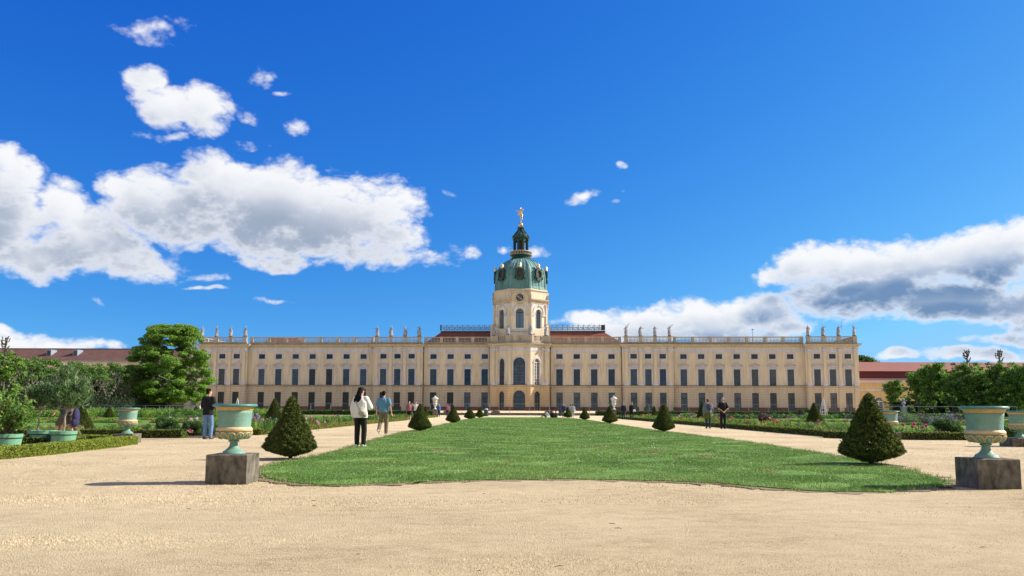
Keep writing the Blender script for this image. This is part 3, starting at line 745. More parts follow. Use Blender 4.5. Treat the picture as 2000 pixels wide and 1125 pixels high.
for j in range(8):
    a=PI/8+j*PI/4; lr.ell((TC[0]+.62*math.cos(a),TC[1]+.62*math.sin(a),41.7),(.2,.2,.3),6,5); lr.tube([(TC[0]+r*math.cos(a),TC[1]+r*math.sin(a),z) for r,z in((1.8,39.5),(1.75,39.9),(1.3,40.5),(.85,41.0),(.65,41.4))],.1,5)
    lr.ell((TC[0]+1.95*math.cos(a),TC[1]+1.95*math.sin(a),39.6),(.16,.16,.22),6,5)
lr.build('lantern_roof',m_copperd,pal)
gb=MB(); gb.lathe([(.4,41.98),(.3,42.1),(.2,42.15)],16,(TC[0],TC[1],0)); gb.ell((TC[0],TC[1],42.5),(.5,.5,.5),20,14); gb.build('gilded_ball',m_gold,pal,smooth=True)
# ---- roofs behind the balustrade
def hip(x0,x1,y0,y1,z0,zt,ins,iny,name='hipped_roof',ins2=None):
    ins2=ins if ins2 is None else ins2
    b=MB(); b.grid([[(x0,y0,z0),(x1,y0,z0),(x1,y1,z0),(x0,y1,z0)],[(x0+ins,y0+iny,zt),(x1-ins2,y0+iny,zt),(x1-ins2,y1-iny,zt),(x0+ins,y1-iny,zt)]],True,True,True)
    return b.build(name,m_tile,pal)
hip(-22.5,-5.6,1.0,13.6,14.7,17.9,3.8,3.6,ins2=.0); hip(4.8,23.0,1.0,13.6,14.7,17.9,.0,3.6,ins2=4.6)
hip(-61,-50.3,3.0,13,14.65,16.75,2.4,3)
tr=MB()
for x0,x1 in((-18.9,-6.0),(5.2,18.8)): tr.box(x0,x1,4.4,10,17.86,18.12)
tr.build('roof_deck',m_lead,pal)
def rail(x0,x1,y):
    b=MB(); b.box(x0,x1,y-.03,y+.03,19.42,19.48); b.box(x0,x1,y-.03,y+.03,18.35,18.40)
    n=max(1,round((x1-x0)/1.25))
    for i in range(n+1):
        x=x0+(x1-x0)*i/n; b.box(x-.05,x+.05,y-.05,y+.05,18.3,19.55); b.ell((x,y,19.6),(.07,.07,.07),6,4)
        if i<n:
            w=(x1-x0)/n
            for k in range(3):
                cx=x+w*(k+.5)/3; cz=18.9
                pts=[(cx+.19*math.cos(a)*(1-.08*a/PI),y,cz+.42*math.sin(a)) for a in [2*PI*j/10 for j in range(11)]]
                b.tube(pts,.028,4); b.tube([(cx+.1*math.cos(a),y,cz+.12*math.sin(a)) for a in [2*PI*j/6 for j in range(7)]],.024,4)
            b.tube([(x,y,18.4),(x+w,y,19.42)],.02,4); b.tube([(x,y,19.42),(x+w,y,18.4)],.02,4)
    return b
for x0,x1 in((-18.8,-6.3),(5.5,18.7)):
    for y in(4.6,9.8): rail(x0,x1,y).build('roof_railing',m_iron,pal)
b=MB(); b.box(17.9,18.7,4.5,5.1,18.3,19.5); b.box(-19.0,-18.7,4.5,5.1,18.3,19.55); b.build('roof_post',m_lead,pal)
# rain pipes
for u,pj in((-22.0,0),(22.0,0),(-7.1,0),(6.28,0),(-33.4,0),(33.4,0)):
    b=MB(); b.tube([(u,-.12,.1),(u,-.12,14.0)],.07,6); b.lathe([(.08,13.6),(.2,14.0)],8,(u,-.12,0)); b.build('downpipe',m_lead,pal)
# lightning rod
b=MB(); b.tube([(51.5,3,14.6),(51.5,3,18.4)],.04,4); b.box(51.2,51.8,2.98,3.02,18.2,18.3); b.build('lightning_rod',m_lead,pal)
def pal_world(x,y,z): 
    c,s=math.cos(-TH),math.sin(-TH); return (PC[0]+x*c-y*s, PC[1]+x*s+y*c, PZ+z)
# ------------------------------------------------------------------ ground, terrace, lawns
def gravel_mat():
    m=bpy.data.materials.new('sandy_gravel'); m.use_nodes=True; t=m.node_tree; b=t.nodes['Principled BSDF']; b.inputs['Roughness'].default_value=.95; b.inputs['Specular IOR Level'].default_value=.2
    g=N(t,'ShaderNodeTexCoord'); P=g.outputs['Object']
    def noise(s,d=5,st=None,r=.6):
        n=N(t,'ShaderNodeTexNoise'); n.inputs['Scale'].default_value=s; n.inputs['Detail'].default_value=d; n.inputs['Roughness'].default_value=r
        t.links.new(VM(t,'MULTIPLY',P,st) if st else P,n.inputs['Vector']); return n.outputs['Fac']
    big=noise(.35,6); mid=noise(3.2,6,(1,1.5,1)); fine=noise(75,5,None,.8)
    r=N(t,'ShaderNodeValToRGB'); e=r.color_ramp.elements; e[0].position=.38; e[0].color=(.24,.165,.09,1); e[1].position=.60; e[1].color=(.90,.73,.465,1); k=e.new(.47); k.color=(.67,.515,.305,1)  # dark end: grain tone plus painted shadow specks between the stones
    v=M(t,'ADD',M(t,'MULTIPLY',big,.25),M(t,'ADD',M(t,'MULTIPLY',mid,.18),M(t,'MULTIPLY',fine,.57)))
    t.links.new(v,r.inputs[0]); t.links.new(r.outputs[0],b.inputs['Base Color'])
    vo=N(t,'ShaderNodeTexVoronoi'); vo.inputs['Scale'].default_value=70; t.links.new(P,vo.inputs['Vector'])
    h=M(t,'ADD',M(t,'MULTIPLY',fine,.8),M(t,'ADD',M(t,'MULTIPLY',vo.outputs['Distance'],.5),M(t,'MULTIPLY',noise(13,5,(1,1.3,1)),.9)))
    bm=N(t,'ShaderNodeBump'); bm.inputs['Strength'].default_value=1.; bm.inputs['Distance'].default_value=.05; t.links.new(h,bm.inputs['Height']); t.links.new(bm.outputs[0],b.inputs['Normal'])
    return m
m_gravel=gravel_mat()
# near part finely undulating, far part flat, one sheet
b=MB(); xs=[-3000,-400,-120,-60]+[-30+i*2 for i in range(31)]+[60,120,400,3000]; ys=[-300,-30,0]+[2+i*1. for i in range(30)]+[40,60,100,200,600,4000]
rngz=random.Random(3); Z=[[ (rngz.uniform(-.012,.012) if -30<x<30 and 1<y<32 else 0) for x in xs] for y in ys]
b.grid([[(x,y,Z[j][i]) for i,x in enumerate(xs)] for j,y in enumerate(ys)],False)
gr=b.build('ground',m_gravel,smooth=True); tag(gr,kind='structure')
# terrace in front of the palace with a low stone edge and steps
m_stone=mat('weathered_stone',(.16,.13,.11),.9,c2=(.09,.075,.065),scale=1.2,bump=.4)
b=MB(); b.grid([[(-130,146.0,.42),(130,146.0,.42)],[(-130,176,.74),(130,176,.74)],[(-130,260,.76),(130,260,.76)]],False)
b.face([(-130,146,0),(130,146,0),(130,146,.42),(-130,146,.42)])
o=b.build('terrace',m_gravel); tag(o,kind='structure')
b=MB(); b.box(-70,75,145.55,146.02,-.1,.40); b.box(-12,14,144.9,145.55,-.1,.27); b.box(-12,14,144.3,144.9,-.1,.13)
o=b.build('terrace_steps',m_stone); tag(o,kind='structure')
# lawns
def lawn_mat(name,a,b_,c_,dry=True):
    m=bpy.data.materials.new(name); m.use_nodes=True; t=m.node_tree; b=t.nodes['Principled BSDF']; b.inputs['Roughness'].default_value=.9; b.inputs['Specular IOR Level'].default_value=.15
    g=N(t,'ShaderNodeTexCoord'); P=g.outputs['Object']
    n=N(t,'ShaderNodeTexNoise'); n.inputs['Scale'].default_value=.45; n.inputs['Detail'].default_value=8; n.inputs['Roughness'].default_value=.7; t.links.new(P,n.inputs['Vector'])
    r=N(t,'ShaderNodeValToRGB'); e=r.color_ramp.elements; e[0].position=.33; e[0].color=(*a,1); e[1].position=.7; e[1].color=(*c_,1); k=e.new(.5); k.color=(*b_,1)
    t.links.new(n.outputs['Fac'],r.inputs[0])
    n2=N(t,'ShaderNodeTexNoise'); n2.inputs['Scale'].default_value=24; n2.inputs['Detail'].default_value=4; t.links.new(P,n2.inputs['Vector'])
    hs=N(t,'ShaderNodeHueSaturation')
    n3=N(t,'ShaderNodeTexNoise'); n3.inputs['Scale'].default_value=1.7; n3.inputs['Detail'].default_value=7; n3.inputs['Roughness'].default_value=.7; t.links.new(VM(t,'MULTIPLY',P,(.6,1.3,1)),n3.inputs['Vector'])
    dq=N(t,'ShaderNodeMapRange'); t.links.new(n3.outputs['Fac'],dq.inputs[0]); dq.inputs[1].default_value=.58; dq.inputs[2].default_value=.72; dq.inputs[4].default_value=.75
    dm_=N(t,'ShaderNodeMix',data_type='RGBA'); t.links.new(dq.outputs[0],dm_.inputs[0]); t.links.new(r.outputs[0],dm_.inputs[6]); dm_.inputs[7].default_value=(.30,.25,.11,1)
    t.links.new(dm_.outputs[2],hs.inputs['Color']); t.links.new(M(t,'ADD',M(t,'MULTIPLY',n2.outputs['Fac'],1.1),.45),hs.inputs['Value'])
    t.links.new(hs.outputs[0],b.inputs['Base Color'])
    bm=N(t,'ShaderNodeBump'); bm.inputs['Strength'].default_value=.8; bm.inputs['Distance'].default_value=.04; t.links.new(n2.outputs['Fac'],bm.inputs['Height']); t.links.new(bm.outputs[0],b.inputs['Normal'])
    return m
m_lawn=lawn_mat('lawn_green',(.075,.15,.03),(.125,.23,.045),(.20,.31,.075))
m_soil=mat('bare_soil',(.30,.22,.13),.95,c2=(.13,.095,.055),scale=8,bump=.7)
LP=[(505,925),(535,938),(590,946),(650,949),(760,945),(850,941),(930,939),(1000,938),(1100,937),(1200,938.5),(1300,941),(1400,945),(1500,954),(1560,959),(1640,962),(1720,962),(1790,956),(1835,950),(1852,944),(1835,937),(1800,928),(1750,915),(1700,905),(1640,893),(1560,880),(1470,866),(1390,855),(1320,846),(1250,836),(1200,828.5),(1150,820.5),(1110,816.2),(1060,815),(1000,815),(950,815),(925,816.3),(890,824),(850,832.5),(800,842.5),(760,853),(720,864),(690,875),(640,888),(590,898),(540,908),(515,917)]
LG=[G(*p) for p in LP]
def refine(P,k=4,j=.05):
    out=[]; n=len(P)
    for i in range(n):
        a,b2=P[i],P[(i+1)%n]; L=math.dist(a,b2); kk=max(1,min(60,int(L/.12)))
        for q in range(kk):
            t=q/kk; out.append((a[0]+(b2[0]-a[0])*t+random.gauss(0,j),a[1]+(b2[1]-a[1])*t+random.gauss(0,j)))
    return out
def slab(P,z,name,m,kind='structure',z0=-.05):
    b=MB(); b.face([(x,y,z) for x,y in P]); b.grid([[(x,y,z0) for x,y in P],[(x,y,z) for x,y in P]],True)
    o=b.build(name,m); tag(o,kind=kind); return o
def scaleP(P,k):
    cx=sum(p[0] for p in P)/len(P); out=[]
    n=len(P)
    for i,p in enumerate(P):
        a=Vector(P[i-1]); c=Vector(P[(i+1)%n]); d=(c-a).normalized(); nn=Vector((d.y,-d.x)); out.append((p[0]+nn.x*k,p[1]+nn.y*k))
    return out
lawn=slab(refine(LG,j=.03),.022,'lawn',m_lawn)
slab(refine(scaleP(LG,.17),j=.10),.008,'lawn_edge_soil',m_soil)
def inside(P,x,y):
    r=np.zeros(len(x),bool); n=len(P)
    for i in range(n):
        x1,y1=P[i]; x2,y2=P[(i+1)%n]
        c=((y1>y)!=(y2>y)); 
        with np.errstate(divide='ignore',invalid='ignore'): xi=(x2-x1)*(y-y1)/(y2-y1+1e-12)+x1
        r^=c&(x<xi)
    return r
m_blade=[mat('grass_blade',(.145,.26,.042),.7,c2=(.075,.165,.027),scale=1.1,translucent=.35),mat('grass_blade_light',(.24,.36,.09),.7,translucent=.35),mat('grass_straw',(.42,.38,.17),.8),mat('grass_blade_deep',(.07,.155,.03),.7,translucent=.3)]
def blades(P,n,ymin,ymax,h0,w0,z,name='lawn_grass',mats=m_blade,mix=(.66,.28,.06)):
    xs_=[p[0] for p in P]; lo,hi=min(xs_),max(xs_)
    # density falls with distance squared, blades grow coarser
    u=rng.random(n*3); y=1/(1/ymin+(1/ymax-1/ymin)*u); x=rng.uniform(lo,hi,n*3)
    worn=(np.sin(x*1.9+2*np.sin(y*.8))+np.sin(y*2.3+1.7*np.sin(x*1.1+1))+.8*np.sin(x*4.3-y*3.1)); k=inside(P,x,y)&(np.abs(x)<y*.70)&((worn<1.25)|(rng.random(n*3)<.25)); x=x[k][:n]; y=y[k][:n]; n=len(x)
    s=np.clip(y/14,1,6)**.8; clump=.5+.8*(np.sin(x*2.1+np.sin(y*1.3)*2)*np.sin(y*1.7+x)*.5+.5)
    h=h0*s**.55*clump*rng.uniform(.5,1.35,n); w=w0*s*rng.uniform(.7,1.3,n)
    a=rng.uniform(0,2*PI,n); dx,dy=np.cos(a)*w,np.sin(a)*w; lx=rng.normal(0,.45,n)*h; ly=rng.normal(0,.45,n)*h
    zz=np.full(n,z)
    V=np.stack([np.stack([x-dx,y-dy,zz],1),np.stack([x+dx,y+dy,zz],1),np.stack([x+lx,y+ly,zz+h],1)],1).reshape(-1,3)
    F=np.arange(3*n).reshape(n,3); f1=np.sin(x*.9+1.5*np.sin(y*.45+.5))+np.sin(y*.8+1.3*np.sin(x*.7)+2)+.7*np.sin(x*2.7+y*1.9)+.6*np.sin(3.9*y-2.2*x+np.sin(x*3)); f1=f1/6.5+.10*np.sin(7.1*x+3*np.sin(5.3*y))*np.sin(6.3*y+2*np.sin(4.1*x))+rng.normal(0,.42,n)
    mi=np.where(f1>.80,2,np.where(f1>.28,1,np.where(f1<-.38,3,0)))
    o=rawmesh(name,V,F,mats,mi=mi); tag(o,'short green grass covering the central lawn' if name=='lawn_grass' else None,'grass',kind='stuff'); return o
blades(scaleP(LG,-.02),280000,10.7,100,.025,.0040,.021)
# overhanging tufts along the front edge
ed=[(x,y) for x,y in refine(scaleP(LG,.02),j=.09) if y<40]
ed=np.array(ed); idx=rng.integers(0,len(ed),9000); x=ed[idx,0]+rng.normal(0,.06,9000); y=ed[idx,1]+rng.normal(0,.045,9000)
h=rng.uniform(.02,.075,9000); w=.005; a=rng.uniform(0,2*PI,9000); 
V=np.stack([np.stack([x-np.cos(a)*w,y-np.sin(a)*w,x*0+.01],1),np.stack([x+np.cos(a)*w,y+np.sin(a)*w,x*0+.01],1),np.stack([x+rng.normal(0,.4,9000)*h,y+rng.normal(0,.4,9000)*h,h+.015],1)],1).reshape(-1,3)
tag(rawmesh('lawn_edge_grass',V,np.arange(27000).reshape(-1,3),m_blade,mi=rng.choice(3,9000,p=(.55,.2,.25))),'ragged grass and straw along the edge of the central lawn','grass',kind='stuff')
# worn brown spots where the turf is scuffed
cx_,cy_=[],[]
for q in ((820,880),(845,884),(905,883),(1230,883),(1255,889),(1375,895),(1405,897),(1180,874),(1330,882),(1010,902),(1480,921),(700,905)):
    gx,gy_=G(*q)
    for _ in range(3): cx_.append(gx+random.gauss(0,.35)); cy_.append(gy_+random.gauss(0,.35))
cx_=np.repeat(cx_,60)+rng.normal(0,.09,60*len(cx_)); cy_=np.repeat(cy_,60)+rng.normal(0,.16,60*len(cy_)); nn_=len(cx_)
c_=np.stack([cx_,cy_,rng.uniform(.03,.055,nn_)],1); u_=leaves(c_,rng.uniform(.008,.02,nn_),.5,normal=np.tile([0,-.3,1.],(nn_,1)),spread=.5)
tag(rawmesh('worn_turf',u_[0],u_[1],[mat('dry_thatch',(.36,.27,.13),.9),mat('dark_clod',(.09,.06,.035),.95)],mi=rng.choice(2,nn_,p=(.7,.3))),'small scuffed brown spots in the central lawn','worn turf',kind='stuff')
# pebbles on the near path
def pebbles(n,y0,y1,smin,smax,m,name,label):
    u=rng.random(n); y=1/(1/y0+(1/y1-1/y0)*u); x=rng.uniform(-1,1,n)*y*.68
    k=~inside(LG,x,y); x=x[k];y=y[k]; n=len(x)
    s=rng.uniform(smin,smax,n)*(y/7)**.6
    base=np.array([(1,0,0),(0,1,0),(-1,0,0),(0,-1,0),(0,0,.7)],float)
    a=rng.uniform(0,2*PI,n); ca,sa=np.cos(a),np.sin(a); st=rng.uniform(.5,1.1,n)
    V=np.zeros((n,5,3))
    for i,(bx,by,bz) in enumerate(base):
        V[:,i,0]=x+s*(bx*ca-by*st*sa); V[:,i,1]=y+s*(bx*sa+by*st*ca); V[:,i,2]=-.004+s*bz*rng.uniform(.6,1.2,n)+ (0 if bz else .0)
    V[:,:4,2]=-.013
    V[:,4,2]=.004+s*.75
    F=np.array([(0,1,4),(1,2,4),(2,3,4),(3,0,4)]); F=(F[None]+np.arange(n)[:,None,None]*5).reshape(-1,3)
    tag(rawmesh(name,V.reshape(-1,3),F,m),label,'gravel',kind='stuff')
pebbles(70000,4.9,26,.0030,.0075,mat('pebble_sand',(.80,.64,.42),.9,c2=(.50,.37,.22),scale=9),'gravel_grains','loose sandy gravel grains on the path in front of the lawn')
pebbles(16000,4.9,24,.0035,.007,mat('pebble_dark',(.12,.09,.06),.9,c2=(.25,.18,.12),scale=9),'gravel_grains_dark','dark grit over the sandy path, partly standing in for shadow specks')  # dark grains, their number raised to paint in small shadow specks
# twigs
b=MB()
for i in range(26):
    y=random.uniform(5.4,13); x=random.uniform(-.6,.6)*y; a=random.uniform(-.6,.6); l=random.uniform(.02,.07)
    if inside(LG,np.array([x]),np.array([y]))[0]: continue
    b.tube([(x,y,.006),(x+l*.5*math.cos(a),y+l*.5*math.sin(a),.010),(x+l*math.cos(a),y+l*math.sin(a),.006)],[.002,.0025,.0015],4)
tag(b.build('twigs',mat('twig_brown',(.09,.055,.03),.9)),'small dry twigs lying on the gravel','twigs',kind='stuff')
# ------------------------------------------------------------------ figures
SKIN=mat('skin',(.50,.27,.18),.6)
def hand(b,p,d,s=1.,side=1,thumbdir=(0,1,0)):
    """palm and five fingers: p wrist, d pointing direction"""
    d=Vector(d).normalized(); t=Vector(thumbdir); t=(t-d*t.dot(d)).normalized(); n=d.cross(t)
    p=Vector(p); pc=p+d*.045*s
    q=[]
    b.limb(p,p+d*.085*s,.024*s,.036*s,8,.62)
    for i,(o,l) in enumerate(((.027,.062),(.009,.074),(-.009,.069),(-.026,.052))):
        a=p+d*.085*s+t*o*s; m=a+d*l*.5*s+n*side*.010*s; e=a+d*l*.9*s+n*side*.034*s
        b.limb(a,m,.0095*s,.0085*s,6); b.limb(m,e,.0085*s,.0075*s,6)
    a=p+d*.03*s+t*.026*s; m=a+d*.03*s+t*.026*s; b.limb(a,m,.012*s,.010*s,6); b.limb(m,m+d*.03*s+n*side*.01*s,.010*s,.008*s,6)
def person(name,label,px,py,H,clothes,rz=0,legs=((0,0),(0,0)),arms=None,vx=.02,head_turn=0,sit=False,lean=0.,group=None,loc=None,build=1.,parent_mats=None,statue=False):
    """legs: (forward step of each foot, lift); arms: per side (elbow offset, wrist offset from shoulder) in a 1.75 m frame"""
    k=H/1.75
    if loc is None: x,y=G(px,py); loc=(x,y,0)
    root=empty(name,loc,rz); tag(root,label,'person',group)
    V3=Vector
    hipz=.93 if not sit else .12
    hips=[V3((-.088,0,hipz)),V3((.088,0,hipz))]
    knees=[];ank=[]
    for i,(st,lf) in enumerate(legs):
        h=hips[i]; sx=(-1,1)[i]
        if sit: a=h+V3((sx*.10,.62,-.02)); kn=h+V3((sx*.12,.34,.30))
        else:
            a=V3((sx*.10,st,.085+lf)); kn=(h+a)/2+V3((sx*.01,.03+abs(st)*.18+lf*.5,0)); 
        knees.append(kn); ank.append(a)
    up=V3((0,lean,1)).normalized()
    ch=V3((0,0,hipz))+up*.40; sh=V3((0,0,hipz))+up*.51; hd=V3((0,0,hipz))+up*.74+V3((0,lean*.05+.015,0))
    shs=[sh+V3((-.175*build,0,0)),sh+V3((.175*build,0,0))]
    if arms is None: arms=(((-.05,-.02,-.28),(-.07,.04,-.53)),((.05,-.02,-.28),(.07,.04,-.53)))
    el=[shs[i]+V3(arms[i][0]) for i in(0,1)]; wr=[shs[i]+V3(arms[i][1]) for i in(0,1)]
    b=MB(); S=lambda v:v*k; L=lambda a,c,r0,r1,**kw:b.limb(S(a),S(c),r0*k,r1*k,**kw); E_=lambda c,r:b.ell(S(c),tuple(q*k for q in r))
    E_(V3((0,0,hipz+.02)),(.155*build,.11,.13)); E_(V3((0,0,hipz))+up*.2,(.13*build,.10,.17)); E_(ch,(.165*build,.115,.19)); 
    L(shs[0],shs[1],.062,.062); L(sh,hd-V3((0,0,.03)),.058,.05)
    for i in(0,1):
        L(hips[i],knees[i],.082,.055); L(knees[i],(knees[i]*.55+ank[i]*.45)+V3((0,-.015,0)),.055,.056); L(knees[i]*.55+ank[i]*.45,ank[i],.055,.037)
        L(ank[i]+V3((0,-.03,-.03)),ank[i]+V3((0,.14,-.055)),.035,.026)
        L(shs[i],el[i],.052,.040); L(el[i],wr[i],.040,.026)
    # head: skull, jaw, nose, ears, brow, lips
    q=Matrix.Rotation(head_turn,3,'Z')
    def HE(c,r): b.ell(S(hd+q@V3(c)),tuple(v*k for v in r),12,8,q)
    HE((0,-.01,.025),(.076,.093,.098)); HE((0,.02,-.045),(.058,.068,.072)); HE((0,.094,-.012),(.013,.022,.024)); HE((.078,-.005,-.01),(.010,.018,.030)); HE((-.078,-.005,-.01),(.010,.018,.030))
    HE((0,.075,.028),(.05,.018,.012)); HE((0,.083,-.058),(.022,.012,.009)); HE((0,.07,-.10),(.025,.022,.018))
    if vx<=.012:
        for i in(0,1): 
            dd=(wr[i]-el[i]).normalized(); hand(b,S(wr[i]),dd,k*1.05,side=(-1,1)[i],thumbdir=(0,1,.2) if abs(dd.y)<.8 else (0,0,1))
    else:
        for i in(0,1): L(wr[i],wr[i]+(wr[i]-el[i]).normalized()*.13,.03,.02)
    bd=meshobj('body',vox(b,vx,2),clothes.get('skin',SKIN),root)
    # eyes
    ey=MB()
    for s in(-1,1): ey.ell(S(hd+q@V3((s*.030,.083,.008))),(.012*k,.006*k,.007*k),8,6)
    ey.build('eyes',mat('eye_dark',(.03,.02,.015),.3),bd)
    def garment(nm,fn,m,v=vx,sm=2):
        g=MB(); fn(g); return meshobj(nm,vox(g,v,sm),m,root)
    def l_(g,a,c,r0,r1): g.limb(S(a),S(c),r0*k,r1*k)
    top=clothes.get('top')
    if top:
        tm,sl,hem,ease=top
        def ft(g):
            g.ell(S(ch+V3((0,0,.0))),tuple(v*k for v in((.165*build+ease),.122+ease*.8,.20)))
            prof=[(-.0,1.0)]; z0=hem; z1=ch.z
            rings=[]
            for zz,w,d in ((z0,.15*build+ease*1.15,.115+ease),((z0*2+z1)/3,.145*build+ease*1.1,.11+ease),((z0+z1*2)/3,.15*build+ease,.11+ease),(z1,.165*build+ease,.12+ease*.8)):
                cc=V3((0,lean*(zz-hipz),zz)); rings.append([S(cc+V3((w*math.cos(2*PI*j/20)*(1+.03*math.sin(6*PI*j/10+zz*9)),d*math.sin(2*PI*j/20)*(1+.04*math.sin(5*2*PI*j/20+zz*13)),0))) for j in range(20)])
            g.grid(rings,True,True,True)
            l_(g,shs[0]+V3((.02,0,-.005)),shs[1]+V3((-.02,0,-.005)),.068+ease*.4,.068+ease*.4)
            for i in(0,1):
                if sl=='long': l_(g,shs[i],el[i],.062+ease*.5,.054+ease*.6); l_(g,el[i],el[i]*.08+wr[i]*.92,.054+ease*.6,.036+ease*.35)
                elif sl=='short': m_=shs[i]*.30+el[i]*.70; l_(g,shs[i],m_,.064+ease*.5,.062+ease*.6)
        garment('shirt',ft,tm)
    bt=clothes.get('bottom')
    if bt:
        bm_,kind=bt[:2]
        def fb(g):
            g.ell(S(V3((0,0,hipz+.02))),tuple(v*k for v in(.172*build,.128,.13)))
            for i in(0,1):
                if kind=='skirt': continue
                if kind=='shorts': m_=hips[i]*.12+knees[i]*.88; l_(g,hips[i],m_,.098,.088); continue
                w=bt[2] if len(bt)>2 else 0.
                l_(g,hips[i],knees[i],.094+w*.5,.068+w); mid=knees[i]*.5+ank[i]*.5+V3((0,-.01,0)); l_(g,knees[i],mid,.068+w,.062+w); l_(g,mid,ank[i]+V3((0,-.005,-.0)),.062+w,.050+w)
            if kind=='skirt':
                g.lathe([(.15*k,(hipz+.05)*k),(.19*k,(hipz-.15)*k),(.24*k,(bt[2])*k)],16)
        garment({'shorts':'shorts','skirt':'skirt'}.get(kind,'trousers'),fb,bm_)
    shm=clothes.get('shoes')
    if shm:
        for i in(0,1):
            g=MB(); a=ank[i]; tip=V3((0,.155,-.042)); heel=V3((0,-.045,-.035))
            lf=legs[i][1]
            if lf>.03: tip=V3((0,.10,-.12)); heel=V3((0,-.06,.0))
            g.limb(S(a+heel),S(a+tip),.044*k,.038*k,10,.8); g.limb(S(a+V3((0,-.02,.0))),S(a+heel),.045*k,.044*k)
            meshobj('shoe',vox(g,vx*.9,1),shm,root)
    hr=clothes.get('hair')
    if hr:
        g=MB(); hm,style=hr
        def HG(c,r,rot=q): g.ell(S(hd+q@V3(c)),tuple(v*k for v in r),14,10,rot)
        HG((0,-.022,.040),(.085,.098,.094)); HG((0,-.045,-.005),(.080,.070,.075))
        if style=='long':
            HG((0,-.095,-.08),(.090,.06,.13)); HG((0,-.135,-.19),(.13,.065,.12)); HG((-.03,-.155,-.27),(.13,.055,.09))
        if style=='bun': HG((0,-.09,.08),(.05,.05,.05))
        meshobj('hair',vox(g,vx,1),hm,root)
    if clothes.get('cap'):
        g=MB(); cm=clothes['cap']; g.ell(S(hd+q@V3((0,-.012,.070))),(.092*k,.108*k,.072*k),14,10,q); g.limb(S(hd+q@V3((-.02,.08,.055))),S(hd+q@V3((.02,.14,.045))),.06*k,.05*k,10,.35)
        meshobj('cap',vox(g,vx,1),cm,root)
    root['_k']=k
    return root,dict(sh=sh*k,shs=[s*k for s in shs],wr=[w*k for w in wr],hip=V3((0,0,hipz))*k,ch=ch*k,hd=hd*k,k=k)
def cloth(name,a,b_=None,sc_=6): return mat(name,a,.9,c2=b_ or tuple(v*.7 for v in a),scale=sc_,bump=.5,bscale=16)
hair_b=mat('hair_black',(.006,.005,.005),.85,spec=.15); hair_g=mat('hair_grey',(.30,.28,.26),.7); hair_br=mat('hair_brown',(.06,.035,.02),.6); hair_bl=mat('hair_blond',(.30,.20,.10),.7); hair_r=mat('hair_red',(.16,.018,.02),.6)
jeans=cloth('blue_denim',(.085,.17,.33),(.14,.25,.42)); djeans=cloth('dark_denim',(.02,.035,.08)); black=cloth('black_cloth',(.004,.004,.005),(.008,.008,.009)); white=cloth('white_cloth',(.62,.60,.57),(.68,.66,.63))
navy=cloth('navy_cloth',(.012,.018,.045)); blue=cloth('bright_blue_cloth',(.03,.13,.42)); dusk=cloth('steel_blue_cloth',(.075,.19,.29),(.10,.24,.35)); khaki=cloth('khaki_cloth',(.19,.145,.085),(.15,.115,.07)); pink=cloth('dusty_pink_cloth',(.36,.13,.16)); rose=cloth('pink_cloth',(.45,.16,.20)); olive=cloth('olive_cloth',(.10,.12,.012)); dgrey=cloth('dark_grey_cloth',(.03,.032,.04)); brown=cloth('brown_cloth',(.13,.085,.05))
sh_b=mat('brown_leather',(.06,.03,.02),.6); sh_w=mat('white_trainers',(.6,.58,.55),.7); sh_k=mat('black_shoes',(.01,.01,.01),.6); beige=cloth('beige_canvas',(.42,.36,.27))
def backpack(r,j,m,label=None,s=1.,nm='backpack'):
    k=j['k']*s; g=MB(); c=j['ch']+Vector((0,-.20*j['k'],-.04)); g.ell(c,(.15*k,.09*k,.21*k)); g.ell(c+Vector((0,-.06*k,-.08*k)),(.11*k,.06*k,.09*k)); 
    return meshobj(nm,vox(g,.015,2),m,r)
# --- the three near walkers
p,j=person('person','person in a black sweater and blue jeans standing beside the left green urn',404.5,858,1.75,
 dict(top=(black,'long',.86,.045),bottom=(jeans,'long',.012),shoes=sh_b,hair=(hair_b,'short')),rz=R(-14),legs=((-.02,0),(.05,0)),arms=(((-.07,.02,-.27),(-.01,.22,-.30)),((.07,.02,-.27),(.10,.24,-.33))),vx=.010,head_turn=R(-38))
for o in p.children: pass
p,j=person('person','person in a white sweater, black cap and trousers with a beige crossbody bag',703,873.5,1.67,
 dict(top=(white,'long',.88,.07),bottom=(black,'long',.018),shoes=sh_w,hair=(hair_b,'long'),cap=black),rz=R(-8),legs=((0,0),(.02,0)),arms=(((-.08,.0,-.27),(-.09,.06,-.52)),((.10,.08,-.24),(.02,.30,-.16))),vx=.010,build=.92,head_turn=R(-25))
k=j['k']
b=MB(); pts=[Vector((-.13,-.10,1.47)),Vector((-.10,-.17,1.36)),Vector((-.02,-.205,1.20)),Vector((.07,-.215,1.08))]
b.grid([[p_*k+Vector((-.012,0,-.01)),p_*k+Vector((.012,0,.01)),p_*k+Vector((.012,-.006,.01)),p_*k+Vector((-.012,-.006,-.01))] for p_ in pts],True,True,True); b.build('bag_strap',beige,p)
g=MB(); g.ell(Vector((.12,-.19,1.0))*k,(.15*k,.07*k,.095*k),14,10,Matrix.Rotation(R(28),3,'Y')); g.ell(Vector((.15,-.20,.97))*k,(.10*k,.07*k,.08*k)); meshobj('crossbody_bag',vox(g,.012,1),beige,p)
p,j=person('person','person in a steel blue T-shirt and khaki trousers walking away along the left path',748,850.5,1.79,
 dict(top=(dusk,'short',.93,.045),bottom=(khaki,'long',.020),shoes=sh_w,hair=(hair_b,'short')),rz=R(-6),legs=((-.30,.12),(.10,0)),arms=(((-.09,.02,-.27),(-.13,.10,-.50)),((.09,-.05,-.27),(.14,-.02,-.52))),vx=.010,build=1.08,head_turn=R(-12),lean=.05)
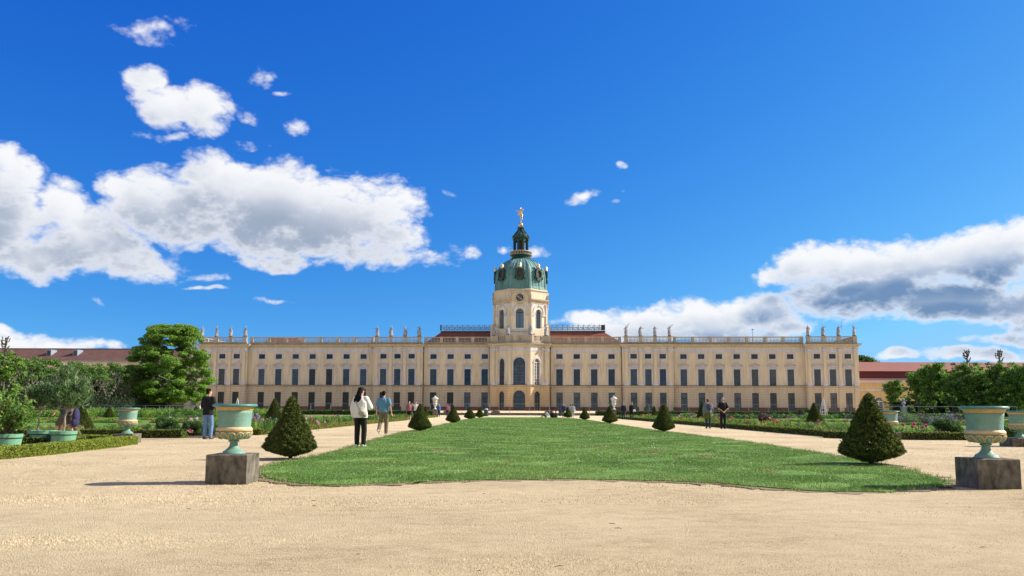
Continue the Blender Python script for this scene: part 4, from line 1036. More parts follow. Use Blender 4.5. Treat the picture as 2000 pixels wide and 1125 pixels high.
# --- people further down the garden (photo position, foot row)
far=[
('person in a dusty pink shirt and dark shorts walking towards us on the left path',799,821.5,1.74,dict(top=(pink,'short',.9,.05),bottom=(black,'shorts'),shoes=sh_w,hair=(hair_g,'short')),PI+.1,((.12,0),(-.15,.03)),None),
('person in a white T-shirt raising a hand to their hair behind the second left topiary',811.5,821.5,1.74,dict(top=(white,'short',.92,.03),bottom=(black,'long'),shoes=sh_k,hair=(hair_br,'long')),PI,((0,0),(.05,0)),(((-.10,.03,-.24),(-.14,.10,-.45)),((.20,.05,.08),(.08,.10,.26)))),
('person in a bright blue shirt and jeans walking past the left white vase',857,814.6,1.72,dict(top=(blue,'short',.92,.04),bottom=(djeans,'long'),shoes=sh_k,hair=(hair_g,'short')),PI+.2,((.10,0),(-.1,.02)),None),
('person in a pink shirt carrying a dark red bag near the third left topiary',873.5,814.8,1.76,dict(top=(rose,'long',.92,.04),bottom=(dgrey,'long'),shoes=sh_k,hair=(hair_br,'short')),-.3,((.1,0),(-.1,.02)),None),
('person in a royal blue jacket standing at the far end of the lawn',1100.5,815.2,1.76,dict(top=(cloth('royal_blue_cloth',(.015,.03,.16)),'long',.86,.05),bottom=(black,'long'),shoes=sh_k,hair=(hair_g,'short')),-.5,((0,0),(.04,0)),None),
('person in a cream top, left one of the pair by the last right topiary',1114,816.3,1.66,dict(top=(beige,'long',.88,.05),bottom=(brown,'long'),shoes=sh_k,hair=(hair_b,'short')),.2,((.03,0),(-.03,0)),None),
('person in pale grey carrying a white bag, right one of the far pair',1119,816.5,1.70,dict(top=(cloth('pale_grey_cloth',(.42,.46,.50)),'long',.88,.05),bottom=(cloth('pale_trousers',(.45,.42,.38)),'long'),shoes=sh_w,hair=(hair_b,'short')),-.2,((.06,0),(-.06,0)),None),
('person in a navy jacket and blue jeans walking away on the right path',1218,820.3,1.76,dict(top=(navy,'long',.88,.05),bottom=(djeans,'long'),shoes=sh_b,hair=(hair_g,'short')),-.1,((.04,0),(-.08,.02)),None),
('person in a black jacket with a white shoulder bag walking away on the right path',1234.5,820.8,1.78,dict(top=(black,'long',.84,.06),bottom=(black,'long'),shoes=sh_k,hair=(hair_g,'short')),.1,((.08,0),(-.08,.02)),None),
('person with short red hair, backpack and olive skirt on the right path',1383.5,837.2,1.70,dict(top=(cloth('blue_grey_cloth',(.14,.19,.24)),'long',.95,.07),bottom=(djeans,'long'),shoes=sh_b,hair=(hair_r,'short')),.1,((.02,0),(-.02,0)),(((-.07,.0,-.27),(-.08,.02,-.53)),((.07,0,-.27),(.09,.06,-.5)))),
('person in a black T-shirt and trousers, hands clasped behind their back, right path',1413,838.2,1.75,dict(top=(black,'short',.92,.035),bottom=(black,'long',.012),shoes=sh_k,hair=(hair_g,'short')),.05,((0,0),(.03,0)),(((-.10,-.04,-.26),(.12,-.15,-.44)),((.10,-.04,-.26),(-.12,-.15,-.44)))),
('person in a white top walking far away below the large broad tree',389.5,811.5,1.7,dict(top=(white,'short',.92,.05),bottom=(black,'long'),shoes=sh_k,hair=(hair_b,'short')),-1.2,((.1,0),(-.1,0)),None),
]
for lab,x,y,H,cl,rz,lg,am in far:
    near=y>830
    p,j=person('person',lab,x,y,H,cl,rz,lg,am,vx=.014 if near else .03,group=None)
    if 'backpack' in lab:
        backpack(p,j,cloth('grey_backpack_cloth',(.07,.07,.09)),s=1.05)
        g=MB(); g.lathe([(.21*j['k'],.62*j['k']),(.23*j['k'],.70*j['k']),(.20*j['k'],.98*j['k'])],16,mod=lambda a,r,z:1+.06*math.sin(5*a)); meshobj('tied_jumper',vox(g,.02,1),olive,p)
    if 'white shoulder bag' in lab or 'carrying a white bag' in lab:
        g=MB(); g.ell(j['hip']+Vector((.20,-.14,.02)),(.16,.09,.15)); meshobj('shoulder_bag',vox(g,.03,1),white,p)
    if 'dark red bag' in lab:
        g=MB(); g.ell(j['hip']+Vector((-.26,-.1,.15)),(.18,.14,.24)); meshobj('bag',vox(g,.03,1),cloth('dark_red_cloth',(.13,.035,.05)),p)
person('person','person in white sitting on the far end of the lawn',1066,815.8,1.7,dict(top=(white,'long',.10,.05),bottom=(dgrey,'long'),shoes=sh_k,hair=(hair_b,'short')),PI/2+.5,vx=.03,sit=True,lean=-.25,arms=(((-.08,-.12,-.24),(-.10,-.18,-.44)),((.08,-.12,-.24),(.10,-.18,-.44))))
person('person','person in dark blue sitting on the far end of the lawn',1079,816.2,1.7,dict(top=(navy,'long',.10,.05),bottom=(djeans,'long'),shoes=sh_k,hair=(hair_b,'short')),-.6,vx=.03,sit=True,lean=-.2)
person('person','person in black sitting beside the one in dark blue on the lawn',1084.5,816.2,1.66,dict(top=(dgrey,'long',.10,.05),bottom=(black,'long'),shoes=sh_k,hair=(hair_b,'short')),.5,vx=.03,sit=True,lean=-.2)
x,y=G(116,860.5)
p,j=person('person','person in a dark T-shirt and grey shorts striding left behind the oleander tree',0,0,1.74,dict(top=(dgrey,'short',.90,.05),bottom=(cloth('grey_brown_cloth',(.10,.09,.075)),'shorts'),shoes=sh_k,hair=(hair_br,'short')),PI/2,((.28,0),(-.30,.08)),(((-.06,.04,-.26),(-.07,.16,-.46)),((.06,-.04,-.27),(.08,.10,-.50))),vx=.012,loc=(x,y+.3,0),lean=.12)
g=MB(); g.ell((.02,-.34,.80),(.16,.11,.30)); g.ell((0,-.33,.60),(.18,.12,.16)); meshobj('purple_jacket',vox(g,.015,2),cloth('purple_navy_cloth',(.03,.025,.09)),p)
p,j=person('person','person in brown trousers walking just left of the one behind the oleander',0,0,1.70,dict(top=(brown,'long',.86,.06),bottom=(brown,'long',.03),shoes=sh_b,hair=(hair_br,'short')),PI/2,((.32,0),(-.34,.08)),vx=.014,loc=(x-.25,y+1.0,0),lean=.1)
person('person','person in black sitting on the hedge edge in front of the right trees',1820,0,1.7,dict(top=(black,'long',.10,.05),bottom=(black,'long'),shoes=sh_k,hair=(hair_b,'short')),PI/2,vx=.03,sit=True,lean=0,loc=(XA(1820,93),93,.62))

# ------------------------------------------------------------------ statues
m_stat=m_statue
def statue(name,label,loc,rz,H,arm,seed,group,mt=m_stat,vx=.05,female=True,gold=False,base=True):
    r=random.Random(seed); root=empty(name,loc,rz); tag(root,label,'statue',group)
    k=H/1.9; V3=Vector; b=MB()
    sway=r.choice((-1,1))*.05*(1 if not gold else 1.5)
    hipc=V3((sway,0,1.0)); sh=V3((-sway*.4,0,1.55)); hd=V3((-sway*.8+.01,-.02,1.80))
    Lm=lambda a,c,r0,r1:b.limb(V3(a)*k,V3(c)*k,r0*k,r1*k); E_=lambda c,rr:b.ell(V3(c)*k,tuple(q*k for q in rr))
    E_(hipc,(.17,.13,.16)); E_((hipc+sh)/2,(.13,.11,.18)); E_(sh-V3((0,0,.12)),(.18,.13,.2)); Lm(sh,hd,.06,.055); E_(hd,(.085,.10,.12)); E_(hd+V3((0,.03,.03)),(.1,.1,.10))
    f0=(-.10,0,.06); f1=(.14,-.1,.06)
    if gold: f0=(.02,0,.04); f1=(.20,.25,.45)
    k0=V3((-.09+sway*.6,-.04,.53)); k1=V3((.11+sway*.6,-.14,.56))
    if gold: k0=V3((-.04,-.02,.52)); k1=V3((.12,-.16,.62))
    Lm(hipc+V3((-.08,0,0)),k0,.10,.07); Lm(k0,f0,.07,.045); Lm(hipc+V3((.08,0,0)),k1,.10,.07); Lm(k1,f1,.07,.045); Lm(f0,V3(f0)+V3((-.02,-.15,-.02)),.045,.03); Lm(f1,V3(f1)+V3((.03,-.14,-.02)),.045,.03)
    for s,(e,w) in zip((-1,1),arm):
        a=sh+V3((s*.19,0,-.03)); e_=a+V3(e); w_=a+V3(w); Lm(a,e_,.06,.048); Lm(e_,w_,.048,.035); Lm(w_,w_+(w_-e_).normalized()*.10,.035,.025)
    if not gold:
        # robe hanging in folds from hip to foot, a sash over the shoulder
        b.lathe([(.20*k,.98*k),(.23*k,.75*k),(.25*k,.45*k),(.27*k,.15*k),(.26*k,.04*k)],20,(hipc.x*.6*k,0.02*k,0),mod=lambda a,rr,z:1+.13*math.sin(5*a+seed+z*1.2)+.06*math.sin(9*a))
        s=r.choice((-1,1)); Lm(sh+V3((s*.16,-.05,.02)),hipc+V3((-s*.18,-.1,.05)),.08,.10); Lm(hipc+V3((-s*.2,-.02,.1)),hipc+V3((-s*.30,.05,-.45)),.11,.07); Lm(hipc+V3((s*.17,.08,.2)),V3((s*.27,.1,.25)),.10,.11)
    else:
        Lm(sh+V3((-.18,.05,0)),V3((-.34,.18,1.1)),.05,.09); Lm(V3((-.34,.18,1.1)),hipc+V3((.05,.14,-.1)),.09,.05)
    meshobj('figure',vox(b,vx,1),mt,root)
    if base:
        c=MB(); c.lathe([(.36*k,-.02),(.36*k,.10*k),(.30*k,.12*k)],8,ph=PI/8); c.build('base',mat('statue_base_dark',(.10,.10,.11),.9),root)
    return root,k
A_down=((-.08,-.05,-.28),(-.16,-.12,-.5)); A_downr=((.08,-.05,-.28),(.16,-.12,-.5))
def up(s,h=.30,o=.12): return ((s*.16,-.04,.14),(s*o,-.06,.14+h))
def out(s): return ((s*.22,-.06,-.14),(s*.44,-.12,-.06))
def akimbo(s): return ((s*.20,.02,-.24),(s*.02,-.12,-.36))
def fold(s): return ((s*.10,-.08,-.26),(-s*.10,-.2,-.14))
arms_list=[(out(-1),akimbo(1)),(up(-1,.2,.02),akimbo(1)),(akimbo(-1),up(1,.15,.14)),(A_down,akimbo(1)),
 (out(-1),A_downr),(fold(-1),A_downr),(up(-1,.32,.18),out(1)),(up(-1,.1,-.06),fold(1)),
 (akimbo(-1),up(1,.5,.22)),(fold(-1),out(1)),(fold(-1),out(1)),(akimbo(-1),up(1,.1,.34)),
 (fold(-1),akimbo(1)),(akimbo(-1),up(1,.22,.36)),(fold(-1),up(1,.22,.3)),(up(-1,.25,.1),out(1))]
slots=[]
for c,sp in ((-67.5,3.3),(-27.74,3.17),(27.74,3.17),(67.5,3.3)):
    for kk in (-1.5,-.5,.5,1.5): slots.append(c+kk*sp)
wh=['far left','inner left','inner right','far right']; ords=['first','second','third','fourth']
desc=['one arm held out low','a hand on its head','a hand beside its head','arms close to the body','an arm held out and long robe','arms folded across the chest','one arm raised high','one hand near the face',
 'a long pointed object','hands before the chest','one arm stretched right','a horn held out to the right','a wide robe','a raised right hand','a staff in its hand','arms raised and stretched out']
for i,u in enumerate(slots):
    x,y,z=pal_world(u,-RZ+Y0,16.42)
    st,k=statue('statue','statue with %s, %s of the %s roof four'%(desc[i],ords[i%4],wh[i//4]),(x,y,z),-TH+random.Random(i).uniform(-.3,.3),2.35,arms_list[i],i+1,'stone statues along the palace balustrade')
    if i in (6,8,11,14):
        b=MB(); s=-1 if i==6 else 1; a=Vector((s*.30,-.1,1.95))*k
        if i==6: b.ell(a+Vector((-.1,0,.25)),(.16,.14,.16),8,6)
        elif i==14: b.tube([a+Vector((.25,0,-1.1)),a+Vector((.25,0,.5))],[.05,.05],5); b.ell(a+Vector((.25,0,.5)),(.1,.1,.12),6,5)
        else: b.tube([a+Vector((-.3,0,-.35)),a,a+Vector((.45,0,.55 if i==8 else .10))],[.05,.07,.10 if i==11 else .03],6)
        b.build('attribute',m_stat,st)
for i,(px_,py_,vv,nm) in enumerate(((971,0,2.6,'outermost left'),(999,0,5.0,'inner left'),(1037.5,0,5.0,'inner right with a spear'),(1066,0,2.6,'outermost right'))):
    u=U0+(-5.75,-2.45,2.45,5.75)[i]
    x,y,z=pal_world(u,-(vv-.25),16.42)
    st,k=statue('statue','pale stone statue on the tower pavilion parapet, the %s one'%nm,(x,y,z),-TH,2.3,[(A_down,up(1,.1,.1)),(out(-1),up(1,.1,.2)),(up(-1,.2,.1),A_downr),(up(-1,.1,.05),out(1))][i],30+i,'statues on the pavilion parapet')
    if i==2: b=MB(); b.tube([(-.42,-.1,.8),(-.48,-.1,2.95)],.035,5); b.build('spear',m_stat,st)
x,y,z=pal_world(TC[0],TC[1],43.0)
statue('gilded_statue','gilded dancing figure standing on the golden ball at the tip of the dome',(x,y,z),-TH,3.5,[(out(-1),),(up(1,.2,-.12),)] and [((-.18,-.05,-.02),(-.45,-.08,.02)),((.15,0,.1),(.02,0,.26))],77,None,mt=m_gold,vx=.05,gold=True,base=False)[0]['category']='statue'
# ------------------------------------------------------------------ urns, plinths, vases
m_ug=mat('urn_green',(.18,.32,.25),.6,c2=(.13,.25,.19),scale=3.5,bump=.35,bscale=30)
m_ugd=mat('urn_rim_green',(.085,.235,.205),.4,c2=(.065,.19,.17),scale=9,bump=.2)
m_ugold=mat('urn_gold_paint',(.55,.35,.10),.5,c2=(.42,.27,.10),scale=14,bump=.2)
m_ucream=mat('urn_cream',(.62,.47,.27),.55,c2=(.50,.36,.19),scale=14,bump=.3)
m_block=mat('dark_stone_block',(.05,.04,.03),.92,c2=(.20,.175,.13),scale=7,bump=.7,bscale=22,stretch=(1,1,.6))
def make_urn():
    r=empty('garden_urn',(0,0,0)); SG=56
    b=MB(); b.lathe([(.17,0),(.17,.012),(.155,.022),(.15,.04),(.12,.055),(.085,.085),(.062,.125),(.054,.165),(.062,.178),(.080,.184),(.080,.198),(.062,.206),(.07,.215)],SG); b.build('foot',m_ug,r,smooth=True)
    b=MB(); b.lathe([(.06,.205),(.12,.214),(.19,.235),(.232,.268),(.25,.305),(.252,.342)],SG); bw=b.build('bowl',m_ug,r,smooth=True)
    b=MB(); n=13
    for i in range(n):
        a=2*PI*i/n; q=Matrix.Rotation(a,3,'Z')@Matrix.Rotation(R(34),3,'Y')
        b.ell((.220*math.cos(a),.220*math.sin(a),.278),(.038,.040,.066),12,10,q)
    b.build('gadroons',m_ug,bw,smooth=True)
    b=MB()
    for i in range(n):
        a=2*PI*i/n; pts=[]
        for j in range(13):
            t=PI*j/12; s=math.cos(t); da=s*.205; z=.232+.088*math.sin(t)**.6 ; rr=np.interp(z,[.22,.235,.268,.305,.342],[.165,.20,.243,.262,.266])
            pts.append((rr*math.cos(a+da),rr*math.sin(a+da),z))
        b.tube(pts,[.011]*13,5)
    b.build('gilded_arches',mat('arch_cream_gold',(.60,.43,.19),.5,c2=(.50,.34,.12),scale=18,bump=.2),bw)
    b=MB(); b.lathe([(.245,.340),(.262,.345),(.268,.362),(.262,.380),(.250,.392),(.242,.400)],SG); b.build('moulding',m_ucream,r,smooth=True)
    b=MB(); b.lathe([(.262,.338),(.271,.343),(.262,.348)],SG); b.build('gilded_ring',m_ugold,r,smooth=True)
    b=MB(); b.lathe([(.236,.398),(.238,.47),(.243,.54),(.25,.60),(.256,.648),(.21,.655),(.20,.45)],SG,caps=False); b.build('body',m_ug,r,smooth=True)
    b=MB(); b.lathe([(.258,.646),(.264,.655),(.270,.672),(.282,.692),(.288,.698)],SG,caps=False); b.build('gilded_band',m_ugold,r,smooth=True)
    b=MB(); b.lathe([(.285,.696),(.312,.700),(.326,.712),(.326,.728),(.315,.740),(.29,.744),(.235,.742),(.215,.70),(.21,.60),(.205,.42),(.01,.41)],SG,caps=False); b.build('rim',m_ugd,r,smooth=True)
    return r
def block(loc,w,d,h,label):
    b=MB(); n=4
    b.grid([[(-w/2,-d/2,0),(w/2,-d/2,0),(w/2,d/2,0),(-w/2,d/2,0)],[(-w/2,-d/2,h-.012),(w/2,-d/2,h-.012),(w/2,d/2,h-.012),(-w/2,d/2,h-.012)],[(-w/2+.012,-d/2+.012,h),(w/2-.012,-d/2+.012,h),(w/2-.012,d/2-.012,h),(-w/2+.012,d/2-.012,h)]],True,True,True)
    o=b.build('stone_block',m_block,None,loc); tag(o,label,'plinth','stone blocks under the green urns'); return o
URNS=[(441+16,945,'near left','standing on the dark stone block in front of the lawn\'s left corner'),]
urn=make_urn()
def put_urn(x,y,h,w,d,lab,blab,k=1.,first=[True]):
    block((x,y,0),w,d,h,blab)
    u=urn if first[0] else copy_tree(urn); first[0]=False
    u.location=(x,y,h); u.scale=(k,k,k); u.rotation_euler=(0,0,random.uniform(0,.4)); tag(u,lab,'urn','green and gold garden urns'); return u
put_urn(-4.18,12.45,.42,.60,.60,'large green and gold urn on the nearest left block, obelisk tip behind its rim','dark mossy stone block carrying the nearest left urn')
put_urn(6.86,11.97,.42,.60,.60,'large green and gold urn on the nearest right stone block, standing clear on the gravel','dark stone block carrying the nearest right urn')
put_urn(-12.05,25.9,.30,.62,.62,'smaller looking green and gold urn far left beyond the green tubs','stone block carrying the urn beyond the green tubs',k=1.08)
put_urn(15.75,25.6,.26,.9,.7,'green and gold urn cut off by the right edge of the view','stone block carrying the urn at the right edge of the view',k=1.12)
put_urn(14.35,31.3,.26,.62,.62,'green and gold urn half hidden behind the big right topiary','stone block at the bed corner behind the big right topiary',k=1.1)
put_urn(-11.0,33.4,.26,.62,.62,'green and gold urn hidden behind the near left one at the bed corner','stone block at the bed corner behind the near left urn',k=1.1)
m_wst=mat('white_marble',(.62,.60,.58),.6,c2=(.5,.48,.46),scale=4)
def make_vase():
    r=empty('white_vase',(0,0,0))
    b=MB(); b.lathe([(.28,1.10),(.28,1.16),(.2,1.2),(.13,1.3),(.11,1.45),(.18,1.5),(.14,1.56),(.22,1.68),(.30,1.85),(.36,2.0),(.30,2.04)],20); b.build('bowl',m_wst,r,smooth=True)
    b=MB(); b.lathe([(.30,2.03),(.33,2.3),(.38,2.6),(.52,2.68),(.55,2.74),(.50,2.78)],20); b.build('body',m_wst,r,smooth=True)
    b=MB(); b.lathe([(.48,2.77),(.42,2.86),(.25,2.98),(.12,3.05),(.07,3.1)],20); b.ell((0,0,3.15),(.08,.08,.1),10,8); b.build('lid',m_wst,r,smooth=True)
    return r
vs=make_vase()
for i,(x,yb,yy) in enumerate(((849.5,813.5,118),(1199,812,122))):
    v=vs if i==0 else copy_tree(vs); X,Y,_=W(x,800,yy); kz=(ZH(772,yy,x))/3.25
    v.location=(X,Y,0); v.scale=(kz,kz,kz); tag(v,'white lidded marble vase on a dark pedestal, %s of the far lawn'%('left','right')[i],'vase','white vases flanking the far lawn')
    b=MB(); b.box(-.42,.42,-.42,.42,0,.12); b.box(-.34,.34,-.34,.34,.12,.98); b.box(-.42,.42,-.42,.42,.98,1.10); o=b.build('vase_pedestal',m_stone,None,(X,Y,0)); o.scale=(kz,kz,kz)
    tag(o,'dark stone pedestal under the %s white vase'%('left','right')[i],'pedestal','pedestals under the white vases')
# white trellis obelisks
m_wood=mat('white_blue_wood',(.55,.58,.62),.6)
def make_obelisk():
    r=empty('trellis_obelisk',(0,0,0)); b=MB()
    H=2.6
    for sx in(-1,1):
        for sy in(-1,1): b.tube([(sx*.42,sy*.42,.7),(sx*.06,sy*.06,H)],.04,4); b.tube([(sx*.42,sy*.42,0),(sx*.42,sy*.42,.7)],.05,4)
    for z,w in((.7,.46),(.05,.46),(.35,.44),(1.2,.33),(1.7,.23),(2.2,.13)):
        for s in(-1,1): b.box(-w,w,s*w-.03,s*w+.03,z-.04,z+.04); b.box(s*w-.03,s*w+.03,-w,w,z-.04,z+.04)
    b.build('frame',m_wood,r); g=MB(); g.ell((0,0,H+.1),(.11,.11,.13),10,8); g.build('gilded_knob',m_gold,r); return r
ob=make_obelisk()
for i,(px,top,yy) in enumerate(((464,776.5,140),(1607.5,776,140))):
    o=ob if i==0 else copy_tree(ob); X,Y,zt=W(px,top,yy); o.location=(X,Y,0); k=zt/2.82; o.scale=(k*.85,k*.85,k); tag(o,('white trellis obelisk whose tip shows above the near left urn','white trellis obelisk with a gilded knob in front of the palace\'s right end')[i],'obelisk','white garden obelisks')
# bust on a pedestal at the right
X,Y,_=W(1765,800,105); b=MB(); bust=empty('stone_bust',(X,Y,1.55)); tag(bust,'small grey stone bust on a pale pedestal in front of the dark right hedge','bust')
b.limb((0,0,.1),(0,0,.35),.12,.10); b.ell((0,0,.45),(.30,.18,.22)); b.limb((0,0,.5),(0,0,.75),.10,.09); b.ell((0,0,.9),(.15,.17,.21)); b.ell((0,-.15,.88),(.03,.05,.05)); meshobj('head_and_shoulders',vox(b,.03,1),m_statue,bust)
c=MB(); c.lathe([(.2,0),(.2,.06),(.12,.1)],12); c.build('socle',m_statue,bust)
b=MB(); b.box(-.32,.32,-.32,.32,0,.15); b.box(-.27,.27,-.27,.27,.15,1.42); b.box(-.33,.33,-.33,.33,1.42,1.55); tag(b.build('bust_pedestal',mat('pale_pedestal_stone',(.42,.40,.36),.9,c2=(.3,.29,.26)),None,(X,Y,0)),'pale square pedestal under the grey bust','pedestal')
# stone posts of the terrace edge, litter bins and tubs
for i,(px,lab) in enumerate(((875,'left of the third left topiary'),(968,'left of the lawn centre line'),(1072,'right of the lawn centre line'),(1177,'behind the fourth right topiary'))):
    X,Y,_=W(px,800,144.2); b=MB(); b.box(-.75,.75,-.4,.4,0,.62); b.box(-.82,.82,-.46,.46,.62,.72); b.ell((0,0,.8),(.6,.35,.12),10,6)
    tag(b.build('terrace_pier',m_stone,None,(X,Y,0)),'dark stone pier at the terrace steps, %s'%lab,'pier','stone piers along the terrace steps')
for i,(px,py,lab) in enumerate(((949.5,813,'dark waste bin with a white bag at the far left corner of the lawn'),(1095,812.5,'dark green waste bin at the far right corner of the lawn'))):
    X,Y=G(px,py); b=MB(); r=empty('waste_bin',(X,Y,0)); tag(r,lab,'bin'); b.lathe([(.34,0),(.36,.1),(.33,.75),(.40,.8),(.40,.9),(.2,.95)],12); b.build('bin_body',mat('bin_green',(.02,.04,.03),.6),r)
    c=MB(); c.lathe([(.30,.93),(.33,1.02),(.26,1.14),(.10,1.2)],10,mod=lambda a,r_,z:1+.08*math.sin(3*a)); c.build('bin_liner' if i==0 else 'bin_hood',mat('bin_bag_grey',(.30,.32,.31),.6) if i==0 else mat('bin_green',(0,0,0)),r)
# ------------------------------------------------------------------ site fences
m_galv=mat('galvanised_wire',(.28,.31,.35),.45,metal=.6)
def fence_panel(w=3.4,h=2.0,mesh=True,t=.021,name='site_fence_panel'):
    r=empty(name,(0,0,0)); b=MB()
    b.tube([(-w/2,0,.05),(-w/2,0,h-.1),(-w/2+.1,0,h),(w/2-.1,0,h),(w/2,0,h-.1),(w/2,0,.05)],t,5); b.tube([(-w/2,0,.2),(w/2,0,.2)],t*.8,4)
    b.build('frame',m_galv,r)
    if mesh:
        m=MB()
        for i in range(1,16): x=-w/2+w*i/16; m.box(x-.0022,x+.0022,-.002,.002,.2,h)
        for i in range(1,7): z=.2+(h-.2)*i/7; m.box(-w/2,w/2,-.0055,-.0035,z-.0022,z+.0022)
        m.build('wire_mesh',m_galv,r)
    f=MB(); f.box(-w/2-.12,-w/2+.12,-.35,.35,0,.13); f.build('foot_block',mat('concrete_foot',(.25,.25,.24),.9),r)
    return r
fp=fence_panel(); n=0
fx=-68
while fx<72:
    c=fp if n==0 else copy_tree(fp); c.location=(fx,143.6+random.uniform(-.08,.08),0); c.rotation_euler=(0,0,random.uniform(-.02,.02))
    tag(c,'tall thin wire fence panel in front of the palace terrace','fence','site fence panels along the palace'); fx+=3.47; n+=1
bf=fence_panel(4.2,1.4,False,.025,'barrier'); n=0
for px,yy in ((170,100),(210,100),(250,100),(290,100),(345,100),(368,92)):
    c=bf if n==0 else copy_tree(bf); X,_,_=W(px,800,yy); c.location=(X,yy,0); tag(c,'low tubular barrier in front of the dark left trees','barrier','tubular barriers in front of the left trees'); n+=1
for px,yy in ((1730,112),(1790,112),(1850,112),(1905,110),(1955,108)):
    c=copy_tree(bf); X,_,_=W(px,800,yy); c.location=(X,yy,0); c.scale=(1,1,1.15); n+=1; tag(c,'low tubular barrier in front of the dark right trees','barrier','tubular barriers in front of the right trees')
# ------------------------------------------------------------------ side buildings
def bld_wall(mb,x0,x1,y0,y1,z): mb.box(x0,x1,y0,y1,0,z)
# long wing behind the left trees
lbd=empty('left_wing',(0,0,PZ)); tag(lbd,'long low wing with a brown red tiled roof behind the left trees','building')
yl=196.; x0=W(-420,700,yl)[0]; x1=W(402,700,yl)[0]; ze=ZH(705,yl,150)-PZ; zr=ZH(681.5,yl+7,150)-PZ
b=MB(); b.box(x0,x1,yl,yl+14,-.75,ze); b.build('wall',m_wall,lbd)
b=MB(); b.grid([[(x0,yl-.5,ze),(x1,yl-.5,ze)],[(x0,yl+7,zr),(x1,yl+7,zr)],[(x0,yl+14.5,ze),(x1,yl+14.5,ze)]],False); b.build('roof',mat('old_roof_tiles',(.14,.062,.045),.85,c2=(.09,.045,.035),scale=.8,bump=.6,bscale=8),lbd)
b=MB(); b.box(x0,x1,yl-.62,yl-.4,ze-.2,ze+.05); b.build('gutter',mat('zinc',(.22,.27,.33),.5),lbd)
b=MB(); b.box(x0,x1,yl+6.8,yl+7.2,zr-.05,zr+.12); b.build('ridge',mat('ridge_tile',(.10,.05,.04),.9),lbd)
for px in(97,148.5):
    X=W(px,690,yl+3)[0]; b=MB(); b.box(X-.55,X+.55,yl+2.6,yl+5.2,ze+1.2,ze+2.9); o=b.build('dormer',mat('zinc',(0,0,0)),lbd); c=MB(); c.box(X-.4,X+.4,yl+2.55,yl+2.62,ze+1.5,ze+2.6); c.build('dormer_window',m_glass,o)
for k in range(14):
    X=W(20+k*30,760,yl)[0]; b=MB(); b.box(X-.8,X+.8,yl-.06,yl+.1,1.0,4.2); b.box(X-.8,X+.8,yl-.06,yl+.1,6.3,9.2); b.build('window',m_glass2,lbd)
# dark blue grey connecting building seen under the broad tree
# right: low yellow orangery with red roof behind
rbd=empty('right_orangery',(0,0,PZ)); tag(rbd,'low yellow building with arched windows and a red tiled roof right of the palace','building')
yr=180.; x0=W(1672,740,yr)[0]; x1=W(2450,740,yr)[0]
zw=ZH(748,yr,1700)-PZ; zs=ZH(761,yr,1700)-PZ
b=MB(); 
cx=W(1717,790,yr)[0]; bays=[cx+6.2*i for i in range(8)]
wallface(b,(x0,yr),(x1,yr),-.75,zs,[(c-x0-.95,c-x0+.95,0,ZH(775.5,yr,1717)-PZ,True) for c in bays],.3,12); wallface(b,(x0,yr),(x1,yr),zs,zw); b.box(x0,x1,yr+.7,yr+9,-.75,zw)
b.build('wall',stucco('orangery_yellow',(.62,.43,.20),(.55,.38,.18)),rbd)
b=MB(); b.box(x0,x1,yr-.12,yr+.02,zs-.25,zs+.1); b.build('string_course',m_trim,rbd)
b=MB(); b.box(x0,x1,yr-.25,yr+1,zw,zw+.35); b.build('eaves',mat('white_red_trim',(.50,.42,.38),.7),rbd)
for c in bays[:4]:
    w=empty('arched_window',(c,yr,0),0,rbd); zt=ZH(775.5,yr,1717)-PZ; r_=.95
    g=MB(); g.face([(x,.25,z) for x,z in arch_pts(r_,0,zt)]); g.build('glass',m_glass,w)
    f=MB(); arch_band(f,r_-.1,0,zt-.1,.1,.1,.2); f.box(-r_,r_,.1,.2,zt-r_-.1,zt-r_+.1); f.box(-.08,.08,.11,.2,0,zt-r_); 
    for i in range(1,6): f.box(-r_,r_,.13,.18,(zt-r_)*i/6-.03,(zt-r_)*i/6+.03)
    for i in range(1,5): a=PI*i/5; f.tube([(0,.15,zt-r_),(-(r_-.1)*math.cos(a),.15,zt-r_+(r_-.1)*math.sin(a))],.035,4)
    f.build('window_frame',m_white,w)
z1=ZH(727,yr+10,1700)-PZ; z2=ZH(709,yr+17,1700)-PZ; zb=ZH(741,yr+4,1700)-PZ
red1=mat('dark_red_wall',(.13,.03,.03),.8); red2=mat('bright_roof_tiles',(.27,.10,.07),.85,c2=(.21,.075,.055),scale=1.5,bump=.6,bscale=9)
b=MB(); b.grid([[(x0,yr-.2,zw+.35),(x1,yr-.2,zw+.35)],[(x0,yr+5,zb),(x1,yr+5,zb)]],False); b.build('lower_roof',red2,rbd)
b=MB(); b.box(x0,x1,yr+5,yr+18,zb-2,z1); b.build('clerestory',red1,rbd)
b=MB(); b.box(x0,x1,yr+4.8,yr+4.98,zb-.1,zb+.25); b.box(x0,x1,yr+2.4,yr+2.6,zb-.75,zb-.45); b.build('roof_trim',mat('white_red_trim',(0,0,0)),rbd)
b=MB(); b.grid([[(x0,yr+4.5,z1),(x1,yr+4.5,z1)],[(x0,yr+13,z2),(x1,yr+13,z2)],[(x0,yr+21,z1),(x1,yr+21,z1)]],False); b.build('roof',red2,rbd)
